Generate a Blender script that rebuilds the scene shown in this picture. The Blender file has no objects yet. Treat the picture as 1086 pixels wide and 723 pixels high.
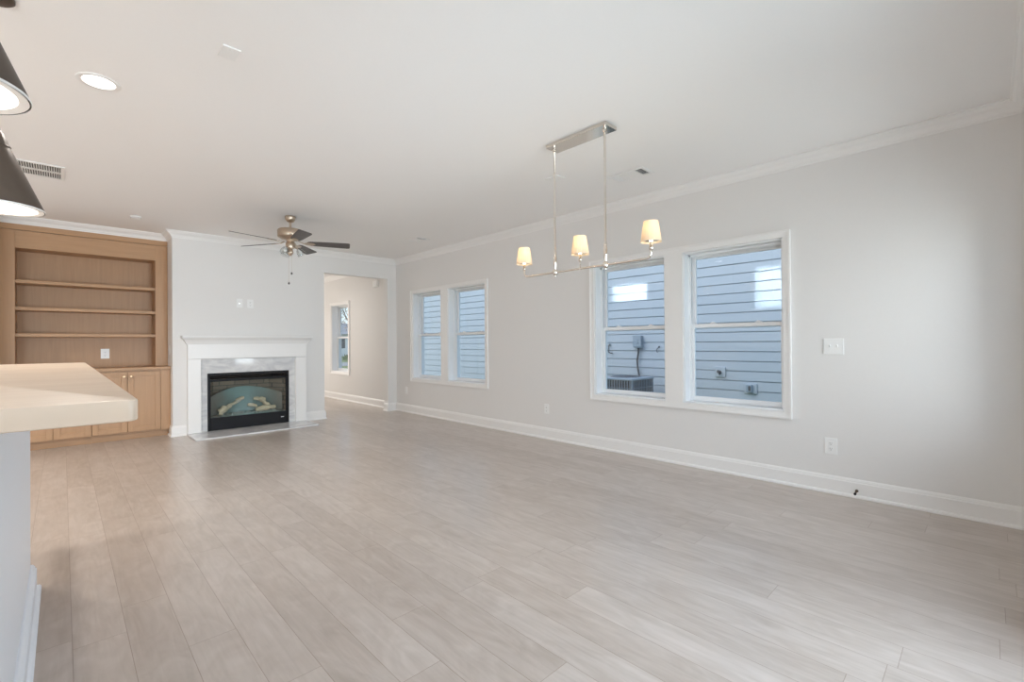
import bpy, bmesh, math, random
from mathutils import Vector, Matrix

random.seed(7)
scene = bpy.context.scene
COL = scene.collection

# ------------------------------------------------------------------ camera
cam_d = bpy.data.cameras.new('camera')
cam = bpy.data.objects.new('camera', cam_d)
COL.objects.link(cam)
YAW, PITCH, ROLL, FPX = 0.770537, 0.004759, -0.007511, 491.136
cy, sy, cp, sp = math.cos(YAW), math.sin(YAW), math.cos(PITCH), math.sin(PITCH)
fwd = Vector((sy * cp, cy * cp, sp))
rgt = Vector((cy, -sy, 0))
upv = rgt.cross(fwd)
cr, sr = math.cos(ROLL), math.sin(ROLL)
r2 = cr * rgt + sr * upv
u2 = -sr * rgt + cr * upv
cam.matrix_world = Matrix(((r2.x, u2.x, -fwd.x, 0), (r2.y, u2.y, -fwd.y, 0), (r2.z, u2.z, -fwd.z, 1.2), (0, 0, 0, 1)))
cam_d.sensor_fit = 'HORIZONTAL'
cam_d.sensor_width = 36
cam_d.lens = FPX / 1086 * 36
cam_d.clip_start = 0.02
cam_d.clip_end = 300
scene.camera = cam

# ------------------------------------------------------------------ render look
scene.view_settings.view_transform = 'Standard'
scene.view_settings.look = 'None'
scene.view_settings.gamma = 1
scene.view_settings.use_curve_mapping = False
scene.view_settings.exposure = -0.02
scene.cycles.max_bounces = 12
scene.cycles.diffuse_bounces = 8
scene.cycles.glossy_bounces = 4
scene.cycles.transparent_max_bounces = 24
scene.cycles.transmission_bounces = 8
scene.cycles.sample_clamp_indirect = 6
scene.cycles.caustics_reflective = False
scene.cycles.caustics_refractive = False

# ------------------------------------------------------------------ world: clear sky
world = bpy.data.worlds.new('sky')
scene.world = world
world.use_nodes = True
nt = world.node_tree
nt.nodes.clear()
wo = nt.nodes.new('ShaderNodeOutputWorld')
bg = nt.nodes.new('ShaderNodeBackground')
sky = nt.nodes.new('ShaderNodeTexSky')
sky.sky_type = 'NISHITA'
sky.sun_disc = False
sky.sun_elevation = math.radians(42)
sky.sun_rotation = math.radians(-60)
sky.air_density = 1.0
sky.dust_density = 3.0
mixw = nt.nodes.new('ShaderNodeMixRGB')
mixw.inputs[0].default_value = 0.45
mixw.inputs[2].default_value = (3.1, 3.2, 3.35, 1)
nt.links.new(sky.outputs[0], mixw.inputs[1])
nt.links.new(mixw.outputs[0], bg.inputs[0])
bg.inputs[1].default_value = 0.44
nt.links.new(bg.outputs[0], wo.inputs[0])

# ------------------------------------------------------------------ daylight, lamp light and added fill lamps
W, D, H = 4.357, 7.505, 2.72         # right wall, back wall, ceiling
XL, YR = -4.5, -0.18                 # left wall, rear wall


def area_light(name, loc, rot, sx, sy_, power, color, spread=180, shape='RECTANGLE'):
    l = bpy.data.lights.new(name, 'AREA')
    l.shape = shape
    l.size = sx
    l.size_y = sy_
    l.energy = power
    l.color = color
    l.spread = math.radians(spread)
    o = bpy.data.objects.new(name, l)
    o.location = loc
    o.rotation_euler = rot
    COL.objects.link(o)
    return o


DAY = (0.90, 0.955, 1.0)
area_light('daylight_patio_door', (1.7, YR - 0.40, 1.15), (math.radians(90), 0, 0), 2.2, 2.1, 66, DAY, 180)
area_light('fill_far_room', (1.7, YR - 0.42, 1.15), (math.radians(94), 0, 0), 2.2, 2.1, 38, (0.99, 0.98, 0.96), 72)  # second lamp added at the patio door to brighten the far half
area_light('daylight_rear_window', (3.85, YR - 0.40, 1.40), (math.radians(90), 0, 0), 0.7, 1.6, 25, (1.0, 0.98, 0.945), 130)
area_light('fill_kitchen_side', (-2.4, YR - 0.25, 1.15), (math.radians(90), 0, 0), 2.2, 2.1, 150, DAY, 180)  # fill lamp added on the unseen kitchen side to brighten the room
area_light('fill_hall_end', (2.75, 12.2 - 0.02, 1.25), (math.radians(-90), 0, 0), 0.9, 1.9, 34, (1.0, 0.95, 0.89), 150)  # lamp added to brighten the hall; the end wall has no door
# sunlight thrown back by the upstairs panes onto the neighbouring siding
area_light('sun_glint_small', (W + 0.45, 5.72, 4.30), (0, 0, 0), 0.86, 0.34, 2.6, (1, 0.99, 0.96), 1.2)
area_light('sun_glint_large', (W + 0.45, 2.42, 4.30), (0, 0, 0), 1.22, 0.66, 4.2, (1, 0.99, 0.96), 1.2)
for nm, ty, tz in (('sun_glint_small', 5.72, 2.34), ('sun_glint_large', 2.42, 2.20)):
    o = bpy.data.objects[nm]
    d = Vector((9.3, ty, tz)) - o.location
    o.rotation_euler = d.to_track_quat('-Z', 'Y').to_euler()


# ------------------------------------------------------------------ materials
def new_mat(name):
    m = bpy.data.materials.new(name)
    m.use_nodes = True
    return m, m.node_tree, m.node_tree.nodes['Principled BSDF']


def N(nt, t, **kw):
    n = nt.nodes.new(t)
    for k, v in kw.items():
        setattr(n, k, v)
    return n


def plain(name, col, rough=0.5, metal=0.0, noise=0.0, nscale=30, bump=0.0, spec=0.5, coat=0.0):
    m, nt, b = new_mat(name)
    b.inputs['Roughness'].default_value = rough
    b.inputs['Metallic'].default_value = metal
    b.inputs['Specular IOR Level'].default_value = spec
    b.inputs['Coat Weight'].default_value = coat
    tc = N(nt, 'ShaderNodeTexCoord')
    nz = N(nt, 'ShaderNodeTexNoise')
    nz.inputs['Scale'].default_value = nscale
    nz.inputs['Detail'].default_value = 4
    nt.links.new(tc.outputs['Object'], nz.inputs['Vector'])
    mx = N(nt, 'ShaderNodeMixRGB')
    k = 1 - noise
    mx.inputs[1].default_value = (col[0] * k, col[1] * k, col[2] * k, 1)
    k = 1 + noise
    mx.inputs[2].default_value = (col[0] * k, col[1] * k, col[2] * k, 1)
    nt.links.new(nz.outputs['Fac'], mx.inputs[0])
    nt.links.new(mx.outputs[0], b.inputs['Base Color'])
    if bump:
        bp = N(nt, 'ShaderNodeBump')
        bp.inputs['Strength'].default_value = bump
        bp.inputs['Distance'].default_value = 0.002
        nt.links.new(nz.outputs['Fac'], bp.inputs['Height'])
        nt.links.new(bp.outputs[0], b.inputs['Normal'])
    return m


def wood(name, c1, c2, axis='Z', rough=0.45, scale=1.0):
    m, nt, b = new_mat(name)
    b.inputs['Roughness'].default_value = rough
    tc = N(nt, 'ShaderNodeTexCoord')
    mp = N(nt, 'ShaderNodeMapping')
    s = {'X': (1.2, 22, 22), 'Y': (22, 1.2, 22), 'Z': (22, 22, 1.2)}[axis]
    mp.inputs['Scale'].default_value = tuple(v * scale for v in s)
    nz = N(nt, 'ShaderNodeTexNoise')
    nz.inputs['Scale'].default_value = 1.6
    nz.inputs['Detail'].default_value = 6
    nz.inputs['Distortion'].default_value = 0.8
    nt.links.new(tc.outputs['Object'], mp.inputs[0])
    nt.links.new(mp.outputs[0], nz.inputs['Vector'])
    rp = N(nt, 'ShaderNodeValToRGB')
    rp.color_ramp.elements[0].position = 0.3
    rp.color_ramp.elements[0].color = (*c1, 1)
    rp.color_ramp.elements[1].position = 0.7
    rp.color_ramp.elements[1].color = (*c2, 1)
    nt.links.new(nz.outputs['Fac'], rp.inputs[0])
    nt.links.new(rp.outputs[0], b.inputs['Base Color'])
    return m


def floor_mat():
    m, nt, b = new_mat('oak_plank_floor')
    tc = N(nt, 'ShaderNodeTexCoord')
    sx = N(nt, 'ShaderNodeSeparateXYZ')
    nt.links.new(tc.outputs['Object'], sx.inputs[0])

    def M(op, a, bb=None, c=None):
        n = N(nt, 'ShaderNodeMath', operation=op)
        for i, v in enumerate((a, bb, c)):
            if v is None:
                continue
            if isinstance(v, (int, float)):
                n.inputs[i].default_value = v
            else:
                nt.links.new(v, n.inputs[i])
        return n.outputs[0]
    PW, PL = 0.1665, 1.45
    rx = M('DIVIDE', M('SUBTRACT', sx.outputs['X'], 0.026), PW)
    row = M('FLOOR', rx)
    fx = M('FRACT', rx)
    wn = N(nt, 'ShaderNodeTexWhiteNoise', noise_dimensions='1D')
    nt.links.new(row, wn.inputs['W'])
    ry = M('ADD', M('DIVIDE', sx.outputs['Y'], PL), M('MULTIPLY', wn.outputs['Value'], 7.3))
    colm = M('FLOOR', ry)
    fy = M('FRACT', ry)
    cv = N(nt, 'ShaderNodeCombineXYZ')
    nt.links.new(row, cv.inputs[0])
    nt.links.new(colm, cv.inputs[1])
    wn2 = N(nt, 'ShaderNodeTexWhiteNoise', noise_dimensions='3D')
    nt.links.new(cv.outputs[0], wn2.inputs['Vector'])
    # grain, shifted per plank
    off = N(nt, 'ShaderNodeVectorMath', operation='MULTIPLY_ADD')
    nt.links.new(wn2.outputs['Color'], off.inputs[0])
    off.inputs[1].default_value = (40, 40, 40)
    nt.links.new(tc.outputs['Object'], off.inputs[2])
    mp = N(nt, 'ShaderNodeMapping')
    mp.inputs['Scale'].default_value = (26, 2.2, 1)
    nt.links.new(off.outputs[0], mp.inputs[0])
    g = N(nt, 'ShaderNodeTexNoise')
    g.inputs['Scale'].default_value = 1.0
    g.inputs['Detail'].default_value = 7
    g.inputs['Distortion'].default_value = 1.6
    nt.links.new(mp.outputs[0], g.inputs['Vector'])
    mp2 = N(nt, 'ShaderNodeMapping')
    mp2.inputs['Scale'].default_value = (7, 2.6, 1)
    nt.links.new(off.outputs[0], mp2.inputs[0])
    g2 = N(nt, 'ShaderNodeTexNoise')
    g2.inputs['Scale'].default_value = 1.0
    g2.inputs['Detail'].default_value = 4
    g2.inputs['Distortion'].default_value = 2.2
    nt.links.new(mp2.outputs[0], g2.inputs['Vector'])
    rp = N(nt, 'ShaderNodeValToRGB')
    e = rp.color_ramp.elements
    e[0].position = 0.0
    e[0].color = (*FLOOR_A, 1)
    e[1].position = 1.0
    e[1].color = (*FLOOR_B, 1)
    tone = M('ADD', M('MULTIPLY', wn2.outputs['Value'], 0.34), M('MULTIPLY', M('SUBTRACT', g2.outputs['Fac'], 0.28), 1.0))
    nt.links.new(tone, rp.inputs[0])
    gm = N(nt, 'ShaderNodeMixRGB', blend_type='MULTIPLY')
    gr = N(nt, 'ShaderNodeValToRGB')
    gr.color_ramp.elements[0].position = 0.3
    gr.color_ramp.elements[0].color = (0.86, 0.85, 0.83, 1)
    gr.color_ramp.elements[1].position = 0.65
    gr.color_ramp.elements[1].color = (1, 1, 1, 1)
    nt.links.new(g.outputs['Fac'], gr.inputs[0])
    gm.inputs[0].default_value = 0.8
    nt.links.new(rp.outputs[0], gm.inputs[1])
    nt.links.new(gr.outputs[0], gm.inputs[2])
    # seams
    dx = M('MINIMUM', fx, M('SUBTRACT', 1, fx))
    dy = M('MINIMUM', fy, M('SUBTRACT', 1, fy))
    sxm = M('LESS_THAN', M('MULTIPLY', dx, PW), 0.0012)
    sym = M('LESS_THAN', M('MULTIPLY', dy, PL), 0.0012)
    seam = M('MAXIMUM', sxm, sym)
    sm = N(nt, 'ShaderNodeMixRGB', blend_type='MULTIPLY')
    nt.links.new(M('MULTIPLY', seam, 0.75), sm.inputs[0])
    nt.links.new(gm.outputs[0], sm.inputs[1])
    sm.inputs[2].default_value = (0.55, 0.48, 0.42, 1)
    nt.links.new(sm.outputs[0], b.inputs['Base Color'])
    b.inputs['Roughness'].default_value = 0.29
    b.inputs['Specular IOR Level'].default_value = 0.6
    b.inputs['Coat Weight'].default_value = 0.2
    b.inputs['Coat Roughness'].default_value = 0.22
    bp = N(nt, 'ShaderNodeBump')
    bp.inputs['Strength'].default_value = 0.12
    bp.inputs['Distance'].default_value = 0.002
    nt.links.new(M('SUBTRACT', g.outputs['Fac'], seam), bp.inputs['Height'])
    nt.links.new(bp.outputs[0], b.inputs['Normal'])
    return m


def marble_mat(name, base, vein, rough=0.06, scale=3.0):
    m, nt, b = new_mat(name)
    tc = N(nt, 'ShaderNodeTexCoord')
    mp = N(nt, 'ShaderNodeMapping')
    mp.inputs['Rotation'].default_value = (0.2, 0.7, 0.5)
    mp.inputs['Scale'].default_value = (1.0, 1.0, 2.2)
    nt.links.new(tc.outputs['Object'], mp.inputs[0])
    nz = N(nt, 'ShaderNodeTexNoise')
    nz.inputs['Scale'].default_value = scale
    nz.inputs['Detail'].default_value = 9
    nz.inputs['Distortion'].default_value = 2.4
    nt.links.new(mp.outputs[0], nz.inputs['Vector'])
    rp = N(nt, 'ShaderNodeValToRGB')
    rp.color_ramp.elements[0].position = 0.32
    rp.color_ramp.elements[0].color = (*vein, 1)
    rp.color_ramp.elements[1].position = 0.62
    rp.color_ramp.elements[1].color = (*base, 1)
    nt.links.new(nz.outputs['Fac'], rp.inputs[0])
    nt.links.new(rp.outputs[0], b.inputs['Base Color'])
    b.inputs['Roughness'].default_value = rough
    return m


def glass_mat(name, tint=(0.95, 0.98, 1.0), ior=1.5, boost=1.0):
    m = bpy.data.materials.new(name)
    m.use_nodes = True
    nt = m.node_tree
    nt.nodes.clear()
    out = N(nt, 'ShaderNodeOutputMaterial')
    tr = N(nt, 'ShaderNodeBsdfTransparent')
    tr.inputs[0].default_value = (*tint, 1)
    gl = N(nt, 'ShaderNodeBsdfGlossy')
    gl.inputs['Roughness'].default_value = 0.0
    fr = N(nt, 'ShaderNodeFresnel')
    fr.inputs['IOR'].default_value = ior
    ge = N(nt, 'ShaderNodeNewGeometry')
    inv = N(nt, 'ShaderNodeMath', operation='SUBTRACT')
    inv.inputs[0].default_value = 1
    nt.links.new(ge.outputs['Backfacing'], inv.inputs[1])
    mu = N(nt, 'ShaderNodeMath', operation='MULTIPLY')
    nt.links.new(fr.outputs[0], mu.inputs[0])
    nt.links.new(inv.outputs[0], mu.inputs[1])
    mb = N(nt, 'ShaderNodeMath', operation='MULTIPLY', use_clamp=True)
    nt.links.new(mu.outputs[0], mb.inputs[0])
    mb.inputs[1].default_value = boost
    mx = N(nt, 'ShaderNodeMixShader')
    nt.links.new(mb.outputs[0], mx.inputs[0])
    nt.links.new(tr.outputs[0], mx.inputs[1])
    nt.links.new(gl.outputs[0], mx.inputs[2])
    nt.links.new(mx.outputs[0], out.inputs[0])
    return m


def emit_mat(name, col, strength):
    m, nt, b = new_mat(name)
    b.inputs['Base Color'].default_value = (0.9, 0.9, 0.9, 1)
    b.inputs['Emission Color'].default_value = (*col, 1)
    b.inputs['Emission Strength'].default_value = strength
    return m


FLOOR_A, FLOOR_B = (0.425, 0.358, 0.308), (0.635, 0.570, 0.525)
MT = {}
MT['wall'] = plain('wall_paint', (0.775, 0.762, 0.745), 0.75, noise=0.012, nscale=60, bump=0.05)
MT['ceiling'] = plain('ceiling_paint', (0.89, 0.875, 0.86), 0.85, noise=0.01, nscale=60)
MT['trim'] = plain('white_trim_paint', (0.85, 0.84, 0.825), 0.35, noise=0.01)
MT['vinyl'] = plain('white_window_vinyl', (0.84, 0.85, 0.86), 0.3, noise=0.01)
MT['plate'] = plain('white_plastic', (0.85, 0.85, 0.84), 0.3, noise=0.01)
MT['slot'] = plain('dark_slots', (0.12, 0.12, 0.12), 0.5)
MT['floor'] = floor_mat()
MT['wood'] = wood('bleached_oak_upright', (0.425, 0.247, 0.128), (0.475, 0.282, 0.150), 'Z')
MT['wood_h'] = wood('bleached_oak_level', (0.425, 0.247, 0.128), (0.475, 0.282, 0.150), 'X')
MT['counter'] = wood('pale_streaked_counter', (0.66, 0.52, 0.40), (0.77, 0.63, 0.50), 'X', rough=0.34, scale=0.25)
MT['island'] = plain('island_white_paint', (0.82, 0.85, 0.90), 0.4, noise=0.01)
MT['marble'] = marble_mat('grey_white_marble', (0.74, 0.74, 0.735), (0.57, 0.575, 0.59))
MT['black'] = plain('black_metal', (0.010, 0.010, 0.012), 0.5, metal=0.0, noise=0.05, spec=0.2)
MT['fireglass'] = glass_mat('fireplace_glass', (0.93, 0.96, 0.96), 1.5, 1.2)
MT['window_glass'] = glass_mat('window_glass', (0.90, 0.955, 1.0), 1.5, 1.3)
MT['bell_glass'] = glass_mat('clear_shade_glass', (0.92, 0.93, 0.93), 1.5, 1.5)
MT['nickel'] = plain('polished_nickel', (0.78, 0.73, 0.67), 0.12, metal=1.0, noise=0.02)
MT['bnickel'] = plain('brushed_nickel', (0.56, 0.46, 0.36), 0.32, metal=1.0, noise=0.06, nscale=80)
MT['brass'] = plain('champagne_brass', (0.72, 0.52, 0.33), 0.3, metal=1.0, noise=0.03)
MT['blade'] = wood('dark_walnut_blade', (0.075, 0.066, 0.062), (0.115, 0.10, 0.095), 'X', rough=0.45)
MT['bronze'] = plain('dark_bronze', (0.10, 0.075, 0.058), 0.42, metal=0.35, noise=0.06, nscale=40)
MT['white_enamel'] = plain('white_enamel', (0.88, 0.87, 0.85), 0.4)
MT['bulb'] = emit_mat('lit_bulb', (1.0, 0.86, 0.66), 7)
MT['diffuser'] = emit_mat('lit_diffuser', (1.0, 0.93, 0.84), 2.2)
MT['lens'] = emit_mat('lit_lens', (1.0, 0.95, 0.88), 3)


def shade_mat():
    m, nt, b = new_mat('linen_lampshade')
    nt.nodes.remove(b)
    out = nt.nodes['Material Output']
    df = N(nt, 'ShaderNodeBsdfDiffuse')
    tl = N(nt, 'ShaderNodeBsdfTranslucent')
    tc = N(nt, 'ShaderNodeTexCoord')
    wv = N(nt, 'ShaderNodeTexNoise')
    wv.inputs['Scale'].default_value = 300
    nt.links.new(tc.outputs['Object'], wv.inputs['Vector'])
    mx0 = N(nt, 'ShaderNodeMixRGB')
    mx0.inputs[1].default_value = (0.84, 0.74, 0.60, 1)
    mx0.inputs[2].default_value = (0.90, 0.81, 0.68, 1)
    nt.links.new(wv.outputs['Fac'], mx0.inputs[0])
    nt.links.new(mx0.outputs[0], df.inputs[0])
    nt.links.new(mx0.outputs[0], tl.inputs[0])
    mx = N(nt, 'ShaderNodeMixShader')
    mx.inputs[0].default_value = 0.5
    nt.links.new(df.outputs[0], mx.inputs[1])
    nt.links.new(tl.outputs[0], mx.inputs[2])
    nt.links.new(mx.outputs[0], out.inputs[0])
    return m


MT['shade'] = shade_mat()
MT['siding'] = plain('pale_blue_grey_siding', (0.355, 0.42, 0.488), 0.6, noise=0.02, nscale=12)
MT['roof'] = plain('grey_shingles', (0.14, 0.14, 0.15), 0.9, noise=0.2, nscale=20)
MT['ac'] = plain('charcoal_condenser_paint', (0.21, 0.26, 0.32), 0.5, noise=0.05)
MT['ac_top'] = plain('blue_grey_condenser_lid', (0.26, 0.33, 0.41), 0.45, noise=0.05)
MT['box_grey'] = plain('grey_utility_box', (0.22, 0.29, 0.36), 0.5, noise=0.03)
MT['conduit'] = plain('dark_conduit', (0.05, 0.06, 0.075), 0.5)
MT['grass'] = plain('lawn', (0.16, 0.20, 0.07), 0.95, noise=0.35, nscale=3)
MT['road'] = plain('asphalt', (0.30, 0.30, 0.30), 0.9, noise=0.1, nscale=8)
MT['bark'] = plain('bark', (0.10, 0.075, 0.055), 0.9, noise=0.25, nscale=12)
MT['leaf'] = plain('leaves', (0.10, 0.14, 0.045), 0.7, noise=0.4, nscale=3)
MT['leaf2'] = plain('autumn_leaves', (0.30, 0.19, 0.07), 0.7, noise=0.4, nscale=3)
MT['fence'] = wood('fence_boards', (0.30, 0.22, 0.15), (0.42, 0.32, 0.23), 'Z', rough=0.8)
MT['log'] = plain('ceramic_log', (0.62, 0.52, 0.37), 0.9, noise=0.45, nscale=14, bump=0.8)
def brick_mat():
    m, nt, b = new_mat('refractory_brick')
    tc = N(nt, 'ShaderNodeTexCoord')
    mp = N(nt, 'ShaderNodeMapping')
    mp.inputs['Rotation'].default_value = (math.radians(90), 0, 0)
    bk = N(nt, 'ShaderNodeTexBrick')
    bk.inputs['Color1'].default_value = (0.37, 0.29, 0.21, 1)
    bk.inputs['Color2'].default_value = (0.29, 0.23, 0.18, 1)
    bk.inputs['Mortar'].default_value = (0.15, 0.13, 0.11, 1)
    bk.inputs['Scale'].default_value = 1.0
    bk.inputs['Mortar Size'].default_value = 0.006
    bk.inputs['Brick Width'].default_value = 0.20
    bk.inputs['Row Height'].default_value = 0.065
    nt.links.new(tc.outputs['Object'], mp.inputs[0])
    nt.links.new(mp.outputs[0], bk.inputs['Vector'])
    nt.links.new(bk.outputs['Color'], b.inputs['Base Color'])
    b.inputs['Roughness'].default_value = 0.9
    return m


MT['liner'] = brick_mat()
MT['teal'] = plain('blue_green_glass_reflection', (0.185, 0.295, 0.275), 0.6, noise=0.5, nscale=9)
def fire_reflection_mat():
    """glass reflection painted in mottled blue-green, turning grey-brown at the ends"""
    m, nt, b = new_mat('painted_glass_reflection')
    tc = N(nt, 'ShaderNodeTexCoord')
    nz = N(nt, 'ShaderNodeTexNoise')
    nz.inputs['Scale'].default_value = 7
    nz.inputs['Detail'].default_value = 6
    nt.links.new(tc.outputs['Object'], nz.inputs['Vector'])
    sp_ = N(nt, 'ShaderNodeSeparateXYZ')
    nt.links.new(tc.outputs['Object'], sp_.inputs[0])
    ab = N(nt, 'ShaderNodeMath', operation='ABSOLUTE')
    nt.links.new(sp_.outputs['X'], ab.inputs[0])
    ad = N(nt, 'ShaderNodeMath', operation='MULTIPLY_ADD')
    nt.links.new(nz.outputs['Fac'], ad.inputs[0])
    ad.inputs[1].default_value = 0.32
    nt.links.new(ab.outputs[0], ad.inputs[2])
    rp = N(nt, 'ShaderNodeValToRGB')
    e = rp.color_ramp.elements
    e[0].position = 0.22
    e[0].color = (0.25, 0.37, 0.35, 1)  # blue-green of the reflection in the fire glass, put into the colour
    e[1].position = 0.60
    e[1].color = (0.21, 0.19, 0.165, 1)  # grey-brown where the painted reflection fades out at the sides
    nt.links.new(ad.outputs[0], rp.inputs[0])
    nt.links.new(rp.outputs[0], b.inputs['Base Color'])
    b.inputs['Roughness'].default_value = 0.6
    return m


MT['teal'] = fire_reflection_mat()
MT['ember'] = plain('ember_rock', (0.34, 0.38, 0.35), 0.9, noise=0.5, nscale=30)
MT['silver'] = plain('silver_badge', (0.8, 0.8, 0.8), 0.3, metal=1)


# ------------------------------------------------------------------ mesh helpers
def box(bm, x0, x1, y0, y1, z0, z1, bev=0.0, seg=1):
    vs = [bm.verts.new(c) for c in ((x0, y0, z0), (x1, y0, z0), (x1, y1, z0), (x0, y1, z0),
                                    (x0, y0, z1), (x1, y0, z1), (x1, y1, z1), (x0, y1, z1))]
    fs = [bm.faces.new([vs[i] for i in f]) for f in ((3, 2, 1, 0), (4, 5, 6, 7), (0, 1, 5, 4), (1, 2, 6, 5), (2, 3, 7, 6), (3, 0, 4, 7))]
    if bev:
        es = list({e for f in fs for e in f.edges})
        bmesh.ops.bevel(bm, geom=es, offset=bev, segments=seg, profile=0.6, affect='EDGES')


def lathe(bm, prof, cx=0, cy=0, cz=0, n=32, cap0=True, cap1=True, M=None):
    rings = []
    for r, z in prof:
        ring = []
        for i in range(n):
            a = 2 * math.pi * i / n
            v = Vector((r * math.cos(a), r * math.sin(a), z))
            if M is not None:
                v = M @ v
            ring.append(bm.verts.new((v.x + cx, v.y + cy, v.z + cz)))
        rings.append(ring)
    for a, b in zip(rings, rings[1:]):
        for i in range(n):
            j = (i + 1) % n
            bm.faces.new((a[i], a[j], b[j], b[i]))
    if cap0:
        bm.faces.new(list(reversed(rings[0])))
    if cap1:
        bm.faces.new(rings[-1])


def tube(bm, pts, r, n=10, cap=True):
    pts = [Vector(p) for p in pts]
    rad = r if isinstance(r, (list, tuple)) else [r] * len(pts)
    rings = []
    prev = None
    for i, p in enumerate(pts):
        if i == 0:
            t = pts[1] - p
        elif i == len(pts) - 1:
            t = p - pts[i - 1]
        else:
            t = (pts[i + 1] - p).normalized() + (p - pts[i - 1]).normalized()
        t.normalize()
        if prev is None:
            a = Vector((0, 0, 1)) if abs(t.z) < 0.9 else Vector((1, 0, 0))
            u = t.cross(a).normalized()
        else:
            u = (prev - t * prev.dot(t)).normalized()
        prev = u
        v = t.cross(u)
        rings.append([bm.verts.new(p + rad[i] * (math.cos(2 * math.pi * k / n) * u + math.sin(2 * math.pi * k / n) * v)) for k in range(n)])
    for a, b in zip(rings, rings[1:]):
        for i in range(n):
            j = (i + 1) % n
            bm.faces.new((a[i], a[j], b[j], b[i]))
    if cap:
        bm.faces.new(list(reversed(rings[0])))
        bm.faces.new(rings[-1])


def prism(bm, poly, axis, a, b):
    """extrude a 2-D polygon along an axis from a to b; poly is in the two other axes in xyz order"""
    def P(u, v, w):
        return {'x': (w, u, v), 'y': (u, w, v), 'z': (u, v, w)}[axis]
    A = [bm.verts.new(P(u, v, a)) for u, v in poly]
    B = [bm.verts.new(P(u, v, b)) for u, v in poly]
    n = len(poly)
    for i in range(n):
        j = (i + 1) % n
        bm.faces.new((A[i], A[j], B[j], B[i]))
    bm.faces.new(list(reversed(A)))
    bm.faces.new(B)


def sweep(bm, path, prof, closed=False):
    """sweep a moulding profile (offset to the left of travel, z) along a level path with mitred corners"""
    n = len(path)
    rings = []
    for i in range(n):
        p = Vector(path[i])
        if closed or 0 < i < n - 1:
            d0 = (p - Vector(path[i - 1])).normalized()
            d1 = (Vector(path[(i + 1) % n]) - p).normalized()
        elif i == 0:
            d0 = d1 = (Vector(path[1]) - p).normalized()
        else:
            d0 = d1 = (p - Vector(path[i - 1])).normalized()
        n0 = Vector((-d0.y, d0.x))
        n1 = Vector((-d1.y, d1.x))
        m = n0 + n1
        m = m / max(1e-6, (1 + n0.dot(n1)))
        rings.append([bm.verts.new((p.x + m.x * o, p.y + m.y * o, z)) for o, z in prof])
    k = len(prof)
    rng = range(n) if closed else range(n - 1)
    for i in rng:
        a, b = rings[i], rings[(i + 1) % n]
        for j in range(k):
            jj = (j + 1) % k
            bm.faces.new((a[j], a[jj], b[jj], b[j]))
    if not closed:
        bm.faces.new(list(reversed(rings[0])))
        bm.faces.new(rings[-1])


def obj(name, bm, mat, parent=None, smooth=False, label=None):
    """link a bmesh built in world coordinates as one mesh, kept relative to its parent's base"""
    bmesh.ops.recalc_face_normals(bm, faces=bm.faces)
    off = Vector((0, 0, 0))
    q = parent
    while q is not None:
        off += Vector(q.location)
        q = q.parent
    if off.length:
        bmesh.ops.translate(bm, verts=bm.verts, vec=-off)
    me = bpy.data.meshes.new(name)
    bm.to_mesh(me)
    bm.free()
    me.materials.append(MT[mat] if isinstance(mat, str) else mat)
    if smooth:
        for p in me.polygons:
            p.use_smooth = True
        try:
            me.set_sharp_from_angle(angle=math.radians(40))
        except Exception:
            pass
    o = bpy.data.objects.new(name, me)
    COL.objects.link(o)
    if parent is not None:
        o.parent = parent
    if label:
        o['label'] = label
    return o


def thing(name, label, cat, loc, group=None):
    o = bpy.data.objects.new(name, None)
    o.empty_display_size = 0.1
    o.location = loc
    COL.objects.link(o)
    o['label'] = label
    o['category'] = cat
    if group:
        o['group'] = group
    return o


def struct(name, bm, mat, parent=None, smooth=False):
    o = obj(name, bm, mat, parent, smooth)
    if parent is None:
        o['kind'] = 'structure'
    return o


def struct_empty(name, loc):
    o = bpy.data.objects.new(name, None)
    o.empty_display_size = 0.1
    o.location = loc
    COL.objects.link(o)
    o['kind'] = 'structure'
    return o


def dup(root, loc, label, rotz=None):
    r = root.copy()
    COL.objects.link(r)
    r.location = loc
    r['label'] = label
    if rotz is not None:
        r.rotation_euler = (0, 0, rotz)
    for ch in list(root.children):
        c = ch.copy()
        COL.objects.link(c)
        c.parent = r
        for g in list(ch.children):
            d = g.copy()
            COL.objects.link(d)
            d.parent = c
    return r


def B():
    return bmesh.new()


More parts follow.
